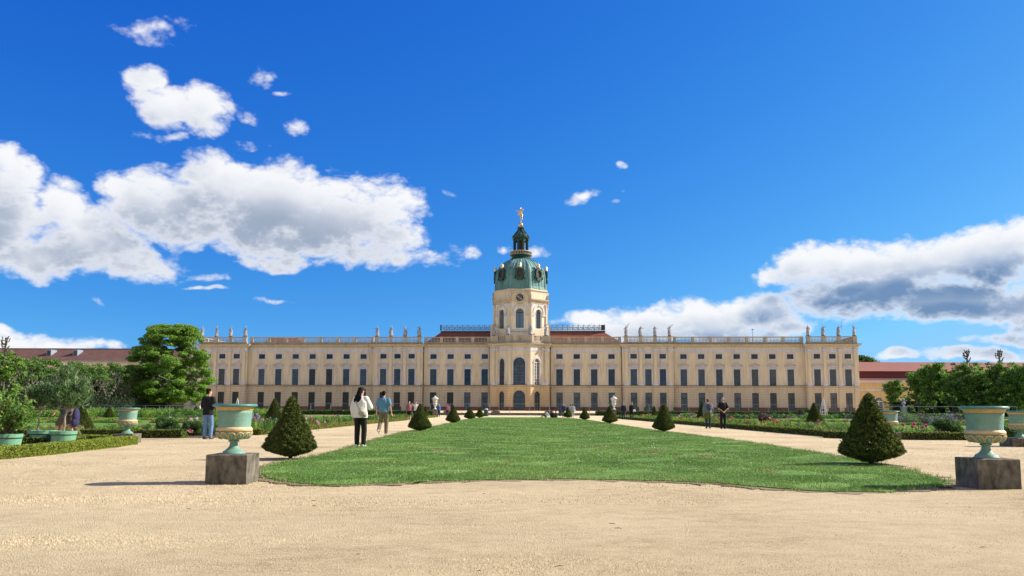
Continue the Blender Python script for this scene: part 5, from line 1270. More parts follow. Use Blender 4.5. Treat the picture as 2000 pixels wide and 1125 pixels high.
# ------------------------------------------------------------------ vegetation
def lm(n,a,b_,tr=.3,s=2.5): return mat(n,a,.65,c2=b_,scale=s,translucent=tr,spec=.3)
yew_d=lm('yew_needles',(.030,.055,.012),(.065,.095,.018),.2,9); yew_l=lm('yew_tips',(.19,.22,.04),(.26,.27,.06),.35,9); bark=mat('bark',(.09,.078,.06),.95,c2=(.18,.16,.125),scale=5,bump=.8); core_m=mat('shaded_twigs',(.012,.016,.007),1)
box_l=lm('box_leaf',(.24,.31,.035),(.37,.42,.06),.38,14); box_d=lm('box_leaf_dark',(.055,.09,.018),(.10,.13,.028),.25,14)
gl=lm('leaf_green',(.08,.18,.035),(.14,.26,.05),.42,3); gd=lm('leaf_dark',(.025,.065,.018),(.055,.11,.028),.3,3); gy=lm('leaf_yellow_green',(.20,.34,.05),(.28,.42,.08),.5,2); gs=lm('leaf_silver',(.16,.25,.13),(.30,.38,.22),.3,8)
PR=[(0,.07),(.03,.12),(.055,.30),(.09,.58),(.13,.86),(.17,1.0),(.215,1.0),(.28,.90),(.36,.79),(.46,.66),(.58,.51),(.70,.37),(.82,.245),(.91,.15),(.97,.075),(1,.012)]
def make_cone(n,seed,H=1.3,Rr=.52,low=.2,leaf=.021,name='topiary_cone',mats=(0,0)):
    g=np.random.default_rng(seed); root=empty(name,(0,0,0))
    pt=np.array([p[0] for p in PR]); pr=np.array([p[1] for p in PR])
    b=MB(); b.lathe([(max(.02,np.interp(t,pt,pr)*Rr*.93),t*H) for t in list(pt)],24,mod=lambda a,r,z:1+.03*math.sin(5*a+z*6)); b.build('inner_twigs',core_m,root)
    tt=np.linspace(.04,1,200); rr=np.interp(tt,pt,pr)+.03; c=np.cumsum(rr); c/=c[-1]
    t=np.interp(g.random(n),c,tt); a=g.uniform(0,2*PI,n); 
    bump=1+.04*np.sin(a*3+t*7+seed)+.04*np.sin(a*8-t*21)+.035*np.sin(a*15+t*47+seed)+.025*np.sin(a*5+t*75)
    r=np.interp(t,pt,pr)*Rr*bump+g.normal(0,.015,n)+.003
    cen=np.stack([r*np.cos(a),r*np.sin(a),t*H+g.normal(0,.006,n)],1)
    dr=np.gradient(np.interp(tt,pt,pr)*Rr,tt*H); sl=np.interp(t,tt,dr)
    nrm=np.stack([np.cos(a),np.sin(a),-np.clip(sl,-2,2)],1); nrm/=np.linalg.norm(nrm,axis=1)[:,None]
    # sprigs: elongated, sticking half outwards
    sz=leaf*g.uniform(.6,1.5,n); u=nrm+g.normal(0,.75,(n,3)); u/=np.linalg.norm(u,axis=1)[:,None]; w=np.cross(u,g.normal(size=(n,3))); w/=np.linalg.norm(w,axis=1)[:,None]; s=sz[:,None]
    V=np.stack([cen-u*s*.6,cen+w*s*.36,cen+u*s*1.3,cen-w*s*.36],1).reshape(-1,3); F=np.arange(4*n).reshape(n,4)
    mi=(g.random(n)<.30).astype(int); rawmesh('foliage',V,F,[yew_d,yew_l],root,mi)
    t_=MB(); t_.tube([(0,0,-.02),(.01,0,.12)],[.035,.03],6); t_.build('trunk',bark,root)
    return root
cA=make_cone(42000,1); cB=make_cone(42000,2)
used=set()
def put_cone(px,base,H,Wd,lab,grp,src=None,loc=None,var=0):
    s=src or (cA,cB)[var]
    if s.name in used: o=copy_tree(s)
    else: o=s; used.add(s.name)
    x,y=G(px,base) if loc is None else loc
    o.location=(x,y,.03); o.scale=(Wd/1.04,Wd/1.04,H/1.3); o.rotation_euler=(0,0,random.uniform(0,6)); tag(o,lab,'topiary',grp); return o
gA='clipped yew cones bordering the lawn'
put_cone(567,897,1.33,1.05,'clipped yew cone beside the nearest left urn, nearest of the left row',gA)
put_cone(820,843,1.31,1.05,'clipped yew cone second of the left row, before the person in white',gA,var=1)
put_cone(885,826.5,1.33,1.06,'clipped yew cone on the left, third of the row',gA)
put_cone(917.5,819,1.33,1.12,'clipped yew cone on the left, fourth of the row',gA,var=1)
put_cone(937,816.2,1.25,1.08,'clipped yew cone on the left, last of the row',gA)
put_cone(1702,908.5,1.41,1.15,'large clipped yew cone nearest on the right, in front of the half hidden urn',gA)
put_cone(1297,844,1.34,1.02,'clipped yew cone on the right, second of the row',gA,var=1)
put_cone(1191,827.5,1.35,1.13,'clipped yew cone on the right, third of the row, before the white vase',gA)
put_cone(1142,820.5,1.30,.98,'clipped yew cone on the right, fourth of the row',gA,var=1)
put_cone(1109,816.3,1.25,1.05,'clipped yew cone on the right, last of the row beside the pair of people',gA)
gB='clipped yew cones in the flower beds'
for px,Y,H,Wd,lab in ((159,33,1.25,.95,'brownish yew cone in the left bed right of the oleander trunk'),(214,82,1.25,1.05,'small far yew cone left of the far left urn'),(383,98,1.3,1.2,'far dark yew cone beside the person in the black sweater'),(536,46,1.62,1.12,'yew cone in the left bed behind the nearest left cone'),(832,100,1.4,.8,'slim yew cone in the left bed near the left white vase'),
    (1278,100,1.5,.9,'slim yew cone in the right bed behind the second right cone'),(1590,49,1.50,1.05,'yew cone in the right bed before the palace\'s right end'),(1371,78,1.9,.95,'dark yew cone just left of the red haired person')):
    put_cone(0,0,H,Wd,lab,gB,loc=(XA(px,Y),Y))
# hedges ---------------------------------------------------------------
def hedge(pts,w,h,lab,n,leaf,mats,name='box_hedge',grp='low clipped box hedges',jit=.012,mix=.5,z0=0):
    root=empty(name,(pts[0][0],pts[0][1],z0)); tag(root,lab,'hedge',grp); ox,oy=pts[0]
    P=[(x-ox,y-oy) for x,y in pts]; L=[math.dist(P[i],P[i+1]) for i in range(len(P)-1)]; T=sum(L)
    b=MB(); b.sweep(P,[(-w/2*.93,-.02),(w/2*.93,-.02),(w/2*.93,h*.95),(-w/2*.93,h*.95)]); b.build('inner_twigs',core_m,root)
    d=rng.random(n)*T; cs=np.concatenate([[0],np.cumsum(L)]); i=np.clip(np.searchsorted(cs,d)-1,0,len(L)-1); t=(d-cs[i])/np.array(L)[i]
    A=np.array(P)[i]; B_=np.array(P)[i+1]; c=A+(B_-A)*t[:,None]; dr=(B_-A)/np.array(L)[i][:,None]; nn=np.stack([dr[:,1],-dr[:,0]],1)
    per=rng.random(n)*(2*h+w); o=np.where(per<h,w/2,np.where(per<h+w,w/2-(per-h),-w/2)); z=np.where(per<h,per,np.where(per<h+w,h,2*h+w-per))
    und=.02*np.sin(d*2.1)+.015*np.sin(d*5.3)
    cen=np.stack([c[:,0]+nn[:,0]*o,c[:,1]+nn[:,1]*o,z*(1+und)],1)+rng.normal(0,jit,(n,3))
    # end caps
    k=max(40,int(n*w/T)); 
    for e,(q,sgn) in enumerate(((np.array(P[0]),-1),(np.array(P[-1]),1))):
        dd=(np.array(P[1])-P[0])/L[0] if e==0 else (np.array(P[-1])-P[-2])/L[-1]; m_=np.array([dd[1],-dd[0]]); oo=rng.uniform(-w/2,w/2,k)
        cen=np.concatenate([cen,np.stack([q[0]+m_[0]*oo,q[1]+m_[1]*oo,rng.uniform(0,h,k)],1)+rng.normal(0,jit,(k,3))])
    cen[:,2]=np.maximum(cen[:,2],.005)
    N2=len(cen); V,F=leaves(cen,leaf*rng.uniform(.6,1.4,N2),.6); mi=(rng.random(N2)<mix).astype(int)
    rawmesh('foliage',V,F,mats,root,mi); return root
bx=[box_d,box_l]
nl=[G(-60,904),G(0,897.5),G(100,888.5),G(200,877),G(264,868.5)]
nl=[(x-.2,y+.1) for x,y in nl]
hedge(nl,.42,.24,'bright green low box hedge curving in front of the green tubs',36000,.019,bx,mix=.75)
hedge([(-17.5,26.1),(-12.75,26.3)],.5,.22,'low box hedge behind the green tubs, nearer one of two',16000,.02,bx,mix=.6)
hedge([(-19,22.8),(-15.2,24.2),(-13.0,25.2)],.4,.2,'low box hedge running beside the oleander tub to the far left urn',12000,.02,bx,mix=.55)
hedge([(-24,30.4),(-12.1,30.5)],.5,.30,'brown green box hedge in front of the left flower bed',24000,.024,bx,mix=.25)
hedge([(-11.75,32.9),(-10.9,33.0)],.4,.28,'short piece of box hedge behind the person in the black sweater',3000,.024,bx,mix=.3)
hedge([(-10.6,34.2),(-10.45,52),(-10.3,75),(-10.1,110)],.45,.24,'long low box hedge along the left path',60000,.030,[lm('box_brownish',(.085,.085,.022),(.13,.12,.03),.2,10),box_l],mix=.45)
hedge([(14.7,31.2),(20,30.6),(30,30)],.5,.27,'box hedge in front of the right flower bed behind the right urns',26000,.024,bx,mix=.3)
hedge([(13.25,31.6),(13.15,50),(13.05,75),(12.9,112)],.5,.27,'long dark box hedge along the right path',60000,.030,bx,mix=.35)
hedge([(12.6,33.0),(13.3,31.4)],.4,.26,'short corner piece of box hedge at the right bed',2500,.024,bx,mix=.3)
hedge([(15.9,24.5),(22,23.9)],.45,.24,'low box hedge at the right edge of the view',12000,.022,bx,mix=.5)
# terrace hedges in front of the palace wings
for a,c,lab in ((-62,-12.5,'dark hedge along the terrace in front of the left palace wing'),(14.5,64,'dark hedge along the terrace in front of the right palace wing')):
    hedge([(a,141.5),(c,141.5)],1.0,.75,lab,22000,.09,[gd,gl],name='terrace_hedge',grp='dark hedges along the terrace',jit=.05,mix=.25)
hedge([(XA(1712,92),92.5),(XA(1885,92),92.5)],1.4,.62,'low dark hedge with a bright top in front of the right trees',9000,.07,[gd,gy],name='low_hedge',grp='garden hedges',jit=.05,mix=.35)
# ------------------------------------------------------------------ parterre lawns and beds
m_lawn2=lawn_mat('parterre_green',(.08,.16,.02),(.11,.20,.03),(.17,.26,.05))
m_bed=mat('bed_soil',(.07,.05,.03),.95,c2=(.12,.09,.055),scale=6,bump=.6)
def sheet(P,z,name,m,kind='structure'): b=MB(); b.face([(x,y,z) for x,y in P]); o=b.build(name,m); tag(o,kind=kind); return o
sheet([(-70,36),(-14,36),(-13.5,136),(-70,136)],.008,'parterre_lawn',m_lawn2); sheet([(16.5,34),(80,34),(80,136),(16.2,136)],.008,'parterre_lawn',m_lawn2)
sheet([(-30,30.6),(-11.2,30.6),(-10.6,34),(-10.2,112),(-14.2,112),(-14.5,36.5),(-30,36.2)],.014,'flower_bed',m_bed); sheet([(13.2,31.6),(34,30.6),(34,35),(17,36),(16.6,112),(13.0,112)],.014,'flower_bed',m_bed)
sheet([(-20,18),(-11.3,18),(-12,25.9),(-22,25.9)],.006,'planting_strip',mat('dark_gravel',(.16,.15,.13),.95,c2=(.28,.26,.22),scale=20,bump=.6))
gpath=sheet([(-40,26.5),(-40,30),(-25,30.1),(-25,26.6)],.004,'cross_path',m_gravel)
def region_pts(n,P,y_bias=True):
    xs_=[p[0] for p in P]; ys_=[p[1] for p in P]; lo,hi=min(ys_),max(ys_)
    out_x=[];out_y=[];c=0
    while c<n:
        u=rng.random(n*2); y=1/(1/lo+(1/hi-1/lo)*u) if y_bias else rng.uniform(lo,hi,n*2); x=rng.uniform(min(xs_),max(xs_),n*2); k=inside(P,x,y); out_x.append(x[k]); out_y.append(y[k]); c+=k.sum()
    return np.concatenate(out_x)[:n],np.concatenate(out_y)[:n]
def sword_plants(P,n,lab,h=.55,mats=None,name='bed_plants',mix=None,per=26,wd=.012,zs=0.,bias=True,spr=.16):
    """clumps of upright sword leaves mixed with leafy mounds"""
    x,y=region_pts(n,P,bias); s=np.clip(y/34,1,3)**.5; hh=h*rng.uniform(.5,1.15,n)
    cx=np.repeat(x,per); cy=np.repeat(y,per); ch=np.repeat(hh,per); cs=np.repeat(s,per); m=len(cx)
    a=rng.uniform(0,2*PI,m); rad=rng.random(m)*.05*cs; tilt=np.abs(rng.normal(0,.40,m)); L=ch*rng.uniform(.55,1.1,m)
    bx_=cx+np.cos(a)*rad; by=cy+np.sin(a)*rad; tx=bx_+np.cos(a)*L*tilt; ty=by+np.sin(a)*L*tilt; tz=zs+L*np.clip(1-tilt*.5,.2,1)
    w=wd*cs*rng.uniform(.6,1.4,m); px_,py_=-np.sin(a)*w,np.cos(a)*w
    mx_,my_=(bx_*.45+tx*.55),(by*.45+ty*.55); mz=zs+L*.6
    V=np.stack([np.stack([bx_,by,bx_*0+zs],1),np.stack([mx_+px_,my_+py_,mz],1),np.stack([tx,ty,tz],1),np.stack([mx_-px_,my_-py_,mz],1)],1).reshape(-1,3)
    F=np.arange(4*m).reshape(m,4); mats=mats or [gl,gy,gd]; pl=rng.choice(len(mats),n,p=mix or [.5,.25,.25]); mi=np.repeat(pl,per)
    tag(rawmesh(name,V,F,mats,mi=mi),lab,'plants',kind='stuff')
def mounds(P,n,lab,rad=.28,h=.4,mats=None,name='bed_foliage',mix=None,per=420,leaf=.028,bias=True,zs=0.,flower=None,fl=None,cat='plants'):
    x,y=region_pts(n,P,bias); VV=[];MI=[]
    mats=mats or [gl,gy,gd]; k0=0
    for i in range(n):
        s=min(max(y[i]/34,1),3); m=int(per/s**1.3); r_=rad*rng.uniform(.6,1.3)*s**.25; hh=h*rng.uniform(.55,1.3)
        d=rng.normal(size=(m,3)); d/=np.linalg.norm(d,axis=1)[:,None]; q=rng.random(m)**.4
        c=np.stack([x[i]+d[:,0]*r_*q,y[i]+d[:,1]*r_*q,zs+np.abs(d[:,2])*hh*q+.02],1)
        V,F=leaves(c,leaf*s**.6*rng.uniform(.6,1.4,m),.55); VV.append(V); MI.append(np.full(m,rng.choice(len(mats),p=mix or [.45,.25,.30])))
    V=np.concatenate(VV); MI=np.concatenate(MI); tag(rawmesh(name,V,np.arange(len(V)).reshape(-1,4),mats,mi=MI),lab,cat,kind='stuff')
def flowers(P,n,mats,lab,size=.05,z=(.35,.6),name='flowers',bias=True,mix=None,per=14):
    x,y=region_pts(n,P,bias); zz=rng.uniform(z[0],z[1],n); s=np.clip(y/34,1,3)**.4*size*rng.uniform(.7,1.3,n)
    c=np.repeat(np.stack([x,y,zz],1),per,0)+rng.normal(size=(n*per,3))*np.repeat(s,per)[:,None]*.45; V,F=leaves(c,np.repeat(s,per)*.6,.8); mi=np.repeat(rng.choice(len(mats),n,p=mix),per)
    tag(rawmesh(name,V,F,mats,mi=mi),lab,'flowers',kind='stuff')
fpink=mat('petal_pink',(.62,.16,.26),.7,translucent=.3); fpale=mat('petal_pale_pink',(.70,.42,.44),.7,translucent=.3); fred=mat('petal_coral',(.65,.12,.10),.7,translucent=.3); fpur=mat('petal_lilac',(.26,.22,.38),.7,translucent=.3); fyel=mat('petal_yellow',(.6,.42,.06),.7,translucent=.3); fwh=mat('petal_white',(.75,.72,.68),.7,translucent=.3)
brn=lm('dry_stalk',(.20,.12,.05),(.28,.18,.08),.2,5); pur=lm('purple_stalk',(.10,.075,.09),(.17,.12,.15),.2,5)
LB=[(-14.2,37),(-10.9,35),(-10.55,60),(-10.45,108),(-13.9,108)]; RB=[(16.7,36),(13.7,33),(13.5,60),(13.4,110),(16.4,110)]
LF=[(-30,36.5),(-30,31),(-12.4,31),(-12.0,36.5)]; RF=[(34,31.2),(14.9,31.8),(14.2,36),(34,35.5)]
sword_plants(LB,1100,'iris leaves and perennials in the bed along the left path',.60,mats=[gl,gy,gd,brn],mix=[.45,.2,.25,.1]); sword_plants(RB,1200,'iris leaves and perennials in the bed along the right path',.52,mats=[gl,gy,gd,brn],mix=[.42,.25,.23,.10])
mounds(LB,170,'leafy perennials in the bed along the left path'); mounds(RB,190,'leafy perennials in the bed along the right path')
sword_plants(LF,520,'green perennials in the bed across the left side',.40); sword_plants(RF,420,'green perennials in the bed across the right side',.42)
mounds(LF,150,'leafy perennials behind the left cross hedge',.3,.36,per=500); mounds(RF,140,'leafy perennials behind the right cross hedge',.32,.40,per=500)
flowers(LB,46,[fpink,fpale,fred,fpur,fyel],'pink, red and lilac blooms in the bed along the left path',mix=[.25,.3,.1,.25,.1],z=(.3,.68),size=.055); flowers(RB,60,[fpink,fpale,fred,fpur,fyel],'pink, red and lilac blooms in the bed along the right path',mix=[.2,.25,.2,.2,.15],z=(.3,.7),size=.055)
flowers(LF,22,[fpink,fpale],'low pink blooms behind the left cross hedge',mix=[.5,.5],z=(.3,.42)); 
# individual peonies
def peony(px,py,Y,m,lab,r_=.06,grp='pink peonies in the right bed'):
    X,_,z=W(px,py,Y); root=empty('peony',(X,Y,0)); tag(root,lab,'flower',grp)
    c=rng.normal(size=(90,3)); c/=np.linalg.norm(c,axis=1)[:,None]; c=c*r_*rng.uniform(.5,1,(90,1))+np.array([0,0,z]); V,F=leaves(c,r_*.5,.8); rawmesh('bloom',V,F,m,root)
    b=MB(); b.tube([(0,0,0),(.01,0,z)],[.008,.006],5); b.build('stem',gl,root)
for i,(px,py) in enumerate(((1764,829.5),(1786,827.5),(1782,833),(1801,833.5),(1809,831))): peony(px,py,31.5+i*.12,[fpink],'pink peony bloom in the right bed, %s from the left'%('first','second','third','fourth','fifth')[i])
for i,(px,py) in enumerate(((1512,821),(1518,824.5),(1493,824.5))): peony(px,py,38,[fred],'coral poppy bloom in the right bed, %s'%('tallest one','right one','left one')[i],.055,'coral poppies in the right bed')
for i,(px,py) in enumerate(((373.5,819.5),(384,817.5))): peony(px,py,40,[fwh],('white bloom left of the person in the black sweater','white bloom right beside the person in the black sweater')[i],.07,'white blooms in the left bed')
for i,(px,py) in enumerate(((608,817.5),(597,817.5),(619,823),(622,827))): peony(px,py,40,[fpink if i==0 else fpale],'pink bloom right of the nearest left topiary, %s'%('deep pink one','pale one leftmost','pale upper one','pale lower one')[i],.06,'pink blooms in the left bed')
for i,(px,py,n_) in enumerate(((325,842,1),(359,842,1),(1850,847,1),(141,845,1))):
    Y=31.3; X,_,z=W(px,py,Y); flowers([(X-.35,Y-.1),(X+.35,Y-.1),(X+.35,Y+.25),(X-.35,Y+.25)],26,[fpink,fpale],'cluster of small pink roses behind the hedge',size=.035,z=(z-.04,z+.06),name='pink_roses',mix=[.6,.4])
sword_plants([(-10.95,34.2),(-10.2,34.2),(-10.2,36),(-10.95,36)],14,'tall lilac irises beside the near left urn',.8); flowers([(XA(490,36)-.3,35.8),(XA(490,36)+.35,35.8),(XA(490,36)+.35,36.2),(XA(490,36)-.3,36.2)],16,[fpur,fpale],'lilac iris blooms beside the near left urn',size=.09,z=(.55,.95),name='iris_blooms',mix=[.7,.3])
# mid distance cross beds
sword_plants([(-60,96),(-27.5,96),(-27.5,104),(-60,104)],1500,'band of tall bright green perennials across the left garden',1.15,mats=[gl,gy,gd],mix=[.4,.4,.2],per=16,wd=.022,name='tall_perennials',bias=False); mounds([(-60,95),(-27.5,95),(-27.5,104),(-60,104)],330,'leafy mass of bright green perennials across the left garden',.9,.95,per=900,leaf=.05,bias=False,name='perennial_mass',mix=[.4,.4,.2])
for a,c,d,f_,lab in ((-46,-14.5,60,61.2,'low planted strip across the left parterre, nearer'),(-50,-14.5,74,75,'low planted strip across the left parterre, farther'),(17,55,60,61.2,'low planted strip across the right parterre, nearer'),(17,60,76,77,'low planted strip across the right parterre, farther')):
    mounds([(a,d),(c,d),(c,f_),(a,f_)],150,lab,.4,.22,mats=[brn,gy,gl],per=500,leaf=.035,bias=False,name='planted_strip',mix=[.35,.4,.25])
mounds([(XA(1795,60),60),(XA(1890,60),60),(XA(1890,60),64),(XA(1795,60),64)],34,'lilac blue catmint in the right bed behind the peonies',.55,.85,mats=[fpur,pur,gl],per=700,leaf=.03,name='catmint',mix=[.22,.38,.40],bias=False)
mounds([(XA(1722,66),66),(XA(1800,66),66),(XA(1800,66),70),(XA(1722,66),70)],26,'dusky pink and green perennials in the right bed',.6,.8,mats=[pur,gl,gd],per=800,leaf=.04,name='dusky_perennials',mix=[.4,.35,.25],bias=False)
mounds([(18,100),(52,100),(52,112),(18,112)],160,'mixed perennials across the far right garden',.7,.55,mats=[gl,gd,pur],per=400,leaf=.07,bias=False,name='far_perennials',mix=[.45,.35,.2])
# single shrubs
def shrub(px,base,Wd,H,lab,Y=None,mats=[gd,gl],leaf=.03,n=9000,name='shrub',mix=.35,lumps=9,loc=None,kz=1.,grp=None):
    if loc is None: x,y=G(px,base) if Y is None else (XA(px,Y),Y)
    else: x,y=loc
    root=empty(name,(x,y,0)); tag(root,lab,'shrub',grp); C=[]
    for i in range(lumps): 
        a=rng.uniform(0,2*PI); r_=rng.random()**.5*Wd*.30; C.append((r_*math.cos(a),r_*math.sin(a),H*rng.uniform(.3,.75),Wd*rng.uniform(.16,.26),H*rng.uniform(.18,.30)))
    C=np.array(C); i=rng.integers(0,lumps,n); d=rng.normal(size=(n,3)); d/=np.linalg.norm(d,axis=1)[:,None]; q=(rng.random(n)**.33)[:,None]
    c=C[i][:,:3]+d*q*np.stack([C[i][:,3],C[i][:,3],C[i][:,4]],1); c[:,2]=np.maximum(c[:,2],.03)
    V,F=leaves(c,leaf*rng.uniform(.6,1.4,n),.5,normal=d,spread=.8); mi=(rng.random(n)<mix).astype(int); rawmesh('foliage',V,F,mats,root,mi)
    b=MB()
    for k in range(7): a=2*PI*k/7+.3; b.tube([(.03*math.cos(a),.03*math.sin(a),0),(Wd*.1*math.cos(a),Wd*.1*math.sin(a),H*.35),(Wd*.26*math.cos(a),Wd*.26*math.sin(a),H*.75)],[.016,.011,.005],5)
    b.build('stems',bark,root); return root
shrub(328,0,1.15,.85,'dark green peony bush in the left bed with pink roses at its foot',Y=31.6)
shrub(378,0,1.1,.62,'lower leafy bush left of the person in the black sweater',Y=32.2)
shrub(1848,0,1.2,.82,'dark green bush in the right bed between peonies and the near right urn',Y=32.4,mats=[gd,gl],mix=.4)
shrub(1572,0,2.6,1.35,'round green bush left of the white obelisk before the palace\'s right end',Y=128,leaf=.09,n=5000)
shrub(1492,0,1.3,1.0,'purple leaved bush in the right bed',Y=52,mats=[pur,lm('purple_leaf',(.10,.03,.04),(.15,.05,.06))],leaf=.035,n=5000,mix=.5)
shrub(1972,0,1.1,.6,'green bush at the right edge beside the cut off urn',Y=29.5,leaf=.03,n=5000)
# bare shrub roses, orange
# ------------------------------------------------------------------ green tubs with plants
m_tub=mat('tub_green_paint',(.17,.37,.22),.5,c2=(.14,.31,.185),scale=8,bump=.15); m_hoop=mat('black_iron_hoop',(.008,.01,.01),.5)
def make_tub():
    r=empty('planter_tub',(0,0,0)); b=MB()
    b.lathe([(.30,0),(.325,.02),(.375,.30),(.385,.33),(.392,.42),(.365,.425),(.355,.36),(.34,.34)],40,caps=False,mod=lambda a,r_,z:1+.004*math.sin(24*a)); b.build('tub_staves',m_tub,r)
    h=MB(); h.lathe([(.374,.295),(.386,.297),(.390,.315),(.378,.318)],40,caps=False); h.box(-.27,-.24,-.30,-.262,.05,.30); h.box(-.31,-.2,-.335,-.28,.24,.29); h.build('iron_hoop',m_hoop,r)
    s=MB(); s.lathe([(.001,.36),(.36,.36)],30,caps=False); s.build('potting_soil',m_soil,r); return r
tub=make_tub()
for i,(x,y,k,lab) in enumerate(((-13.45,22.05,.95,'green wooden tub with an iron hoop holding the broad leafy bush, nearest left'),(-13.35,24.6,.98,'green wooden tub holding the pale stemmed oleander'),(-14.15,24.9,1.0,'green wooden tub behind the nearest left one'))):
    t=tub if i==0 else copy_tree(tub); t.location=(x,y,0); t.scale=(k,k,k); tag(t,lab,'planter','green planter tubs')
def leafy(name,lab,x,y,stem,crown,nleaf,leaf,asp,mats,mix,cat='plant',droop=False,zb=.36):
    root=empty(name,(x,y,zb)); tag(root,lab,cat)
    b=MB(); rr=np.random.default_rng(abs(hash(lab))%1000 if False else len(lab))
    cx,cz,rx,rz_=crown
    tips=[]
    if stem=='tree':
        b.tube([(0,0,-.02),(.03,.0,.25),(.02,0,.45),(.08,0,.66)],[.035,.03,.028,.026],8); base=(.08,0,.66)
    else: base=(0,0,.05); 
    for i in range(26 if stem=='tree' else 22):
        d=rr.normal(size=3); d[2]=abs(d[2])*.9+.15; d/=np.linalg.norm(d); t=(cx+d[0]*rx*.85,d[1]*rx*.85,cz-rz_*.6+d[2]*rz_*1.5); m_=((base[0]+t[0])/2+rr.normal()*.04,(t[1])/2+rr.normal()*.04,(base[2]+t[2])/2-.03)
        if stem!='tree': b.tube([(rr.normal()*.05,rr.normal()*.05,0),m_,t],[.018,.012,.005],5)
        else: b.tube([base,m_,t],[.016,.010,.004],5)
        tips.append(t)
    b.build('stem',mat('pale_bark',(.34,.29,.22),.9,c2=(.22,.18,.13),scale=12) if stem=='tree' else bark,root)
    tips=np.array(tips); i=rr.integers(0,len(tips),nleaf); c0=np.array([cx,0,cz]); u=rr.random(nleaf)[:,None]
    c=tips[i]*(.45+.65*u)+np.array(base)*(1-(.45+.65*u))*1.0+rr.normal(0,.07 if stem=='tree' else .085,(nleaf,3))
    dirv=c-np.array(base); dirv/=np.linalg.norm(dirv,axis=1)[:,None]
    dd=dirv+rr.normal(0,.6,(nleaf,3)); dd/=np.linalg.norm(dd,axis=1)[:,None]; w=np.cross(dd,rr.normal(size=(nleaf,3))); w/=np.linalg.norm(w,axis=1)[:,None]
    s=(leaf*rr.uniform(.6,1.3,nleaf))[:,None]
    V=np.stack([c-dd*s,c+w*s*asp,c+dd*s,c-w*s*asp],1).reshape(-1,3); rawmesh('foliage',V,np.arange(4*nleaf).reshape(-1,4),mats,root,rr.choice(len(mats),nleaf,p=mix)); return root
leafy('leafy_bush','broad leafy green bush with reddish tips growing in the nearest left tub',-13.45,22.05,'bush',(0,.50,.72,.50),3600,.052,.55,[gl,gy,brn,gd],[.42,.40,.08,.10])
leafy('oleander','oleander tree with a pale stem and long narrow leaves in the middle green tub',-13.35,24.6,'tree',(.10,1.28,.66,.66),3400,.088,.15,[gl,gs,gd],[.45,.27,.28])
leafy('oleander','taller oleander with silvery leaves rising behind the broad leafy bush',-14.3,24.9,'tree',(.05,1.0,.62,.5),3600,.075,.16,[gl,gs,gd],[.40,.2,.40])
# ------------------------------------------------------------------ trees
def blob_leaves(centres,radii,per,leaf,g,flat=.6,up=.5):
    VV=[]
    for (c,r_) in zip(centres,radii):
        m=int(per*(r_/np.mean(radii))**2); d=g.normal(size=(m,3)); d/=np.linalg.norm(d,axis=1)[:,None]; q=(g.random(m)**.45)[:,None]
        cc=np.array(c)+d*q*np.array([r_,r_,r_*flat]); nrm=d+np.array([0,0,up]); nrm/=np.linalg.norm(nrm,axis=1)[:,None]
        V,_=leaves(cc,leaf*g.uniform(.6,1.4,m),.6,normal=nrm,spread=.7); VV.append(V)
    V=np.concatenate(VV); return V,np.arange(len(V)).reshape(-1,4)
def limbs(b,p,d,r,L,g,depth,tips,knob=False):
    n=4; pts=[Vector(p)]; rad=[r]; dv=Vector(d).normalized()
    for i in range(n):
        dv=(dv+Vector(g.normal(0,.16,3))+Vector((0,0,.05))).normalized(); pts.append(pts[-1]+dv*L/n); rad.append(r*(1-.45*(i+1)/n))
    b.tube(pts,rad,6 if r>.08 else 4)
    if knob:
        for q in pts[1:]: b.ell(q,(r*1.35,)*3,6,4)
    if depth==0: tips.append(pts[-1]); return
    for k in range(int(g.integers(2,4))):
        a=g.uniform(0,2*PI); s=g.uniform(.45,.85); nd=(dv+Vector((math.cos(a)*s,math.sin(a)*s,g.uniform(-.1,.35)))).normalized()
        limbs(b,pts[-1],nd,rad[-1]*.8,L*g.uniform(.6,.85),g,depth-1,tips,knob)
    tips.append(pts[-1])
# broad tree at the palace's left end
def broad_tree():
    g=np.random.default_rng(5); Y=138.; X=XA(332,Y); root=empty('broad_tree',(X,Y,0)); tag(root,'large broad bright green tree in front of the palace\'s left end','tree')
    sc_=Y/1600; top=ZH(630,Y,330); 
    # crown outline half widths (px) by row, read off the photograph's silhouette
    rows=[(632,-35,38),(645,-52,48),(665,-68,60),(690,-82,75),(715,-92,80),(740,-92,82),(760,-85,80),(778,-55,70)]
    C=[];Rr=[]
    for t in range(430):
        i=g.uniform(0,len(rows)-1.001); k=int(i); f=i-k; py=rows[k][0]*(1-f)+rows[k+1][0]*f; a=rows[k][1]*(1-f)+rows[k+1][1]*f; c=rows[k][2]*(1-f)+rows[k+1][2]*f
        z=ZH(py,Y,330); hw=(c-a)/2*sc_*.95; xc=(a+c)/2*sc_; th=g.uniform(0,2*PI); q=g.random()**.45
        C.append((xc+hw*q*math.cos(th),hw*.8*q*math.sin(th),z-.5)); Rr.append(g.uniform(.55,1.25))
    b=MB(); tips=[]
    b.tube([(0,0,-.1),(.1,0,1.2),(0,.1,2.4)],[.55,.42,.38],10)
    for k in range(6):
        a=2*PI*k/6+.3; limbs(b,(0,.1,2.3),(math.cos(a)*.8,math.sin(a)*.8,.9),.24,3.6,g,2,tips)
    for c in C[::2]: 
        tp=min(tips,key=lambda t:(t-Vector(c)).length); b.tube([tp,(tp+Vector(c))/2+Vector((0,0,-.2)),c],[.07,.05,.03],4)
    b.build('trunk',bark,root)
    V,F=blob_leaves(C,Rr,260,.15,g,.5,.8); mi=g.choice(3,len(F),p=[.45,.4,.15]); rawmesh('crown',V,F,[lm('acacia_leaf',(.135,.27,.03),(.21,.37,.045),.48,1.),gy,gl],root,mi)
broad_tree()
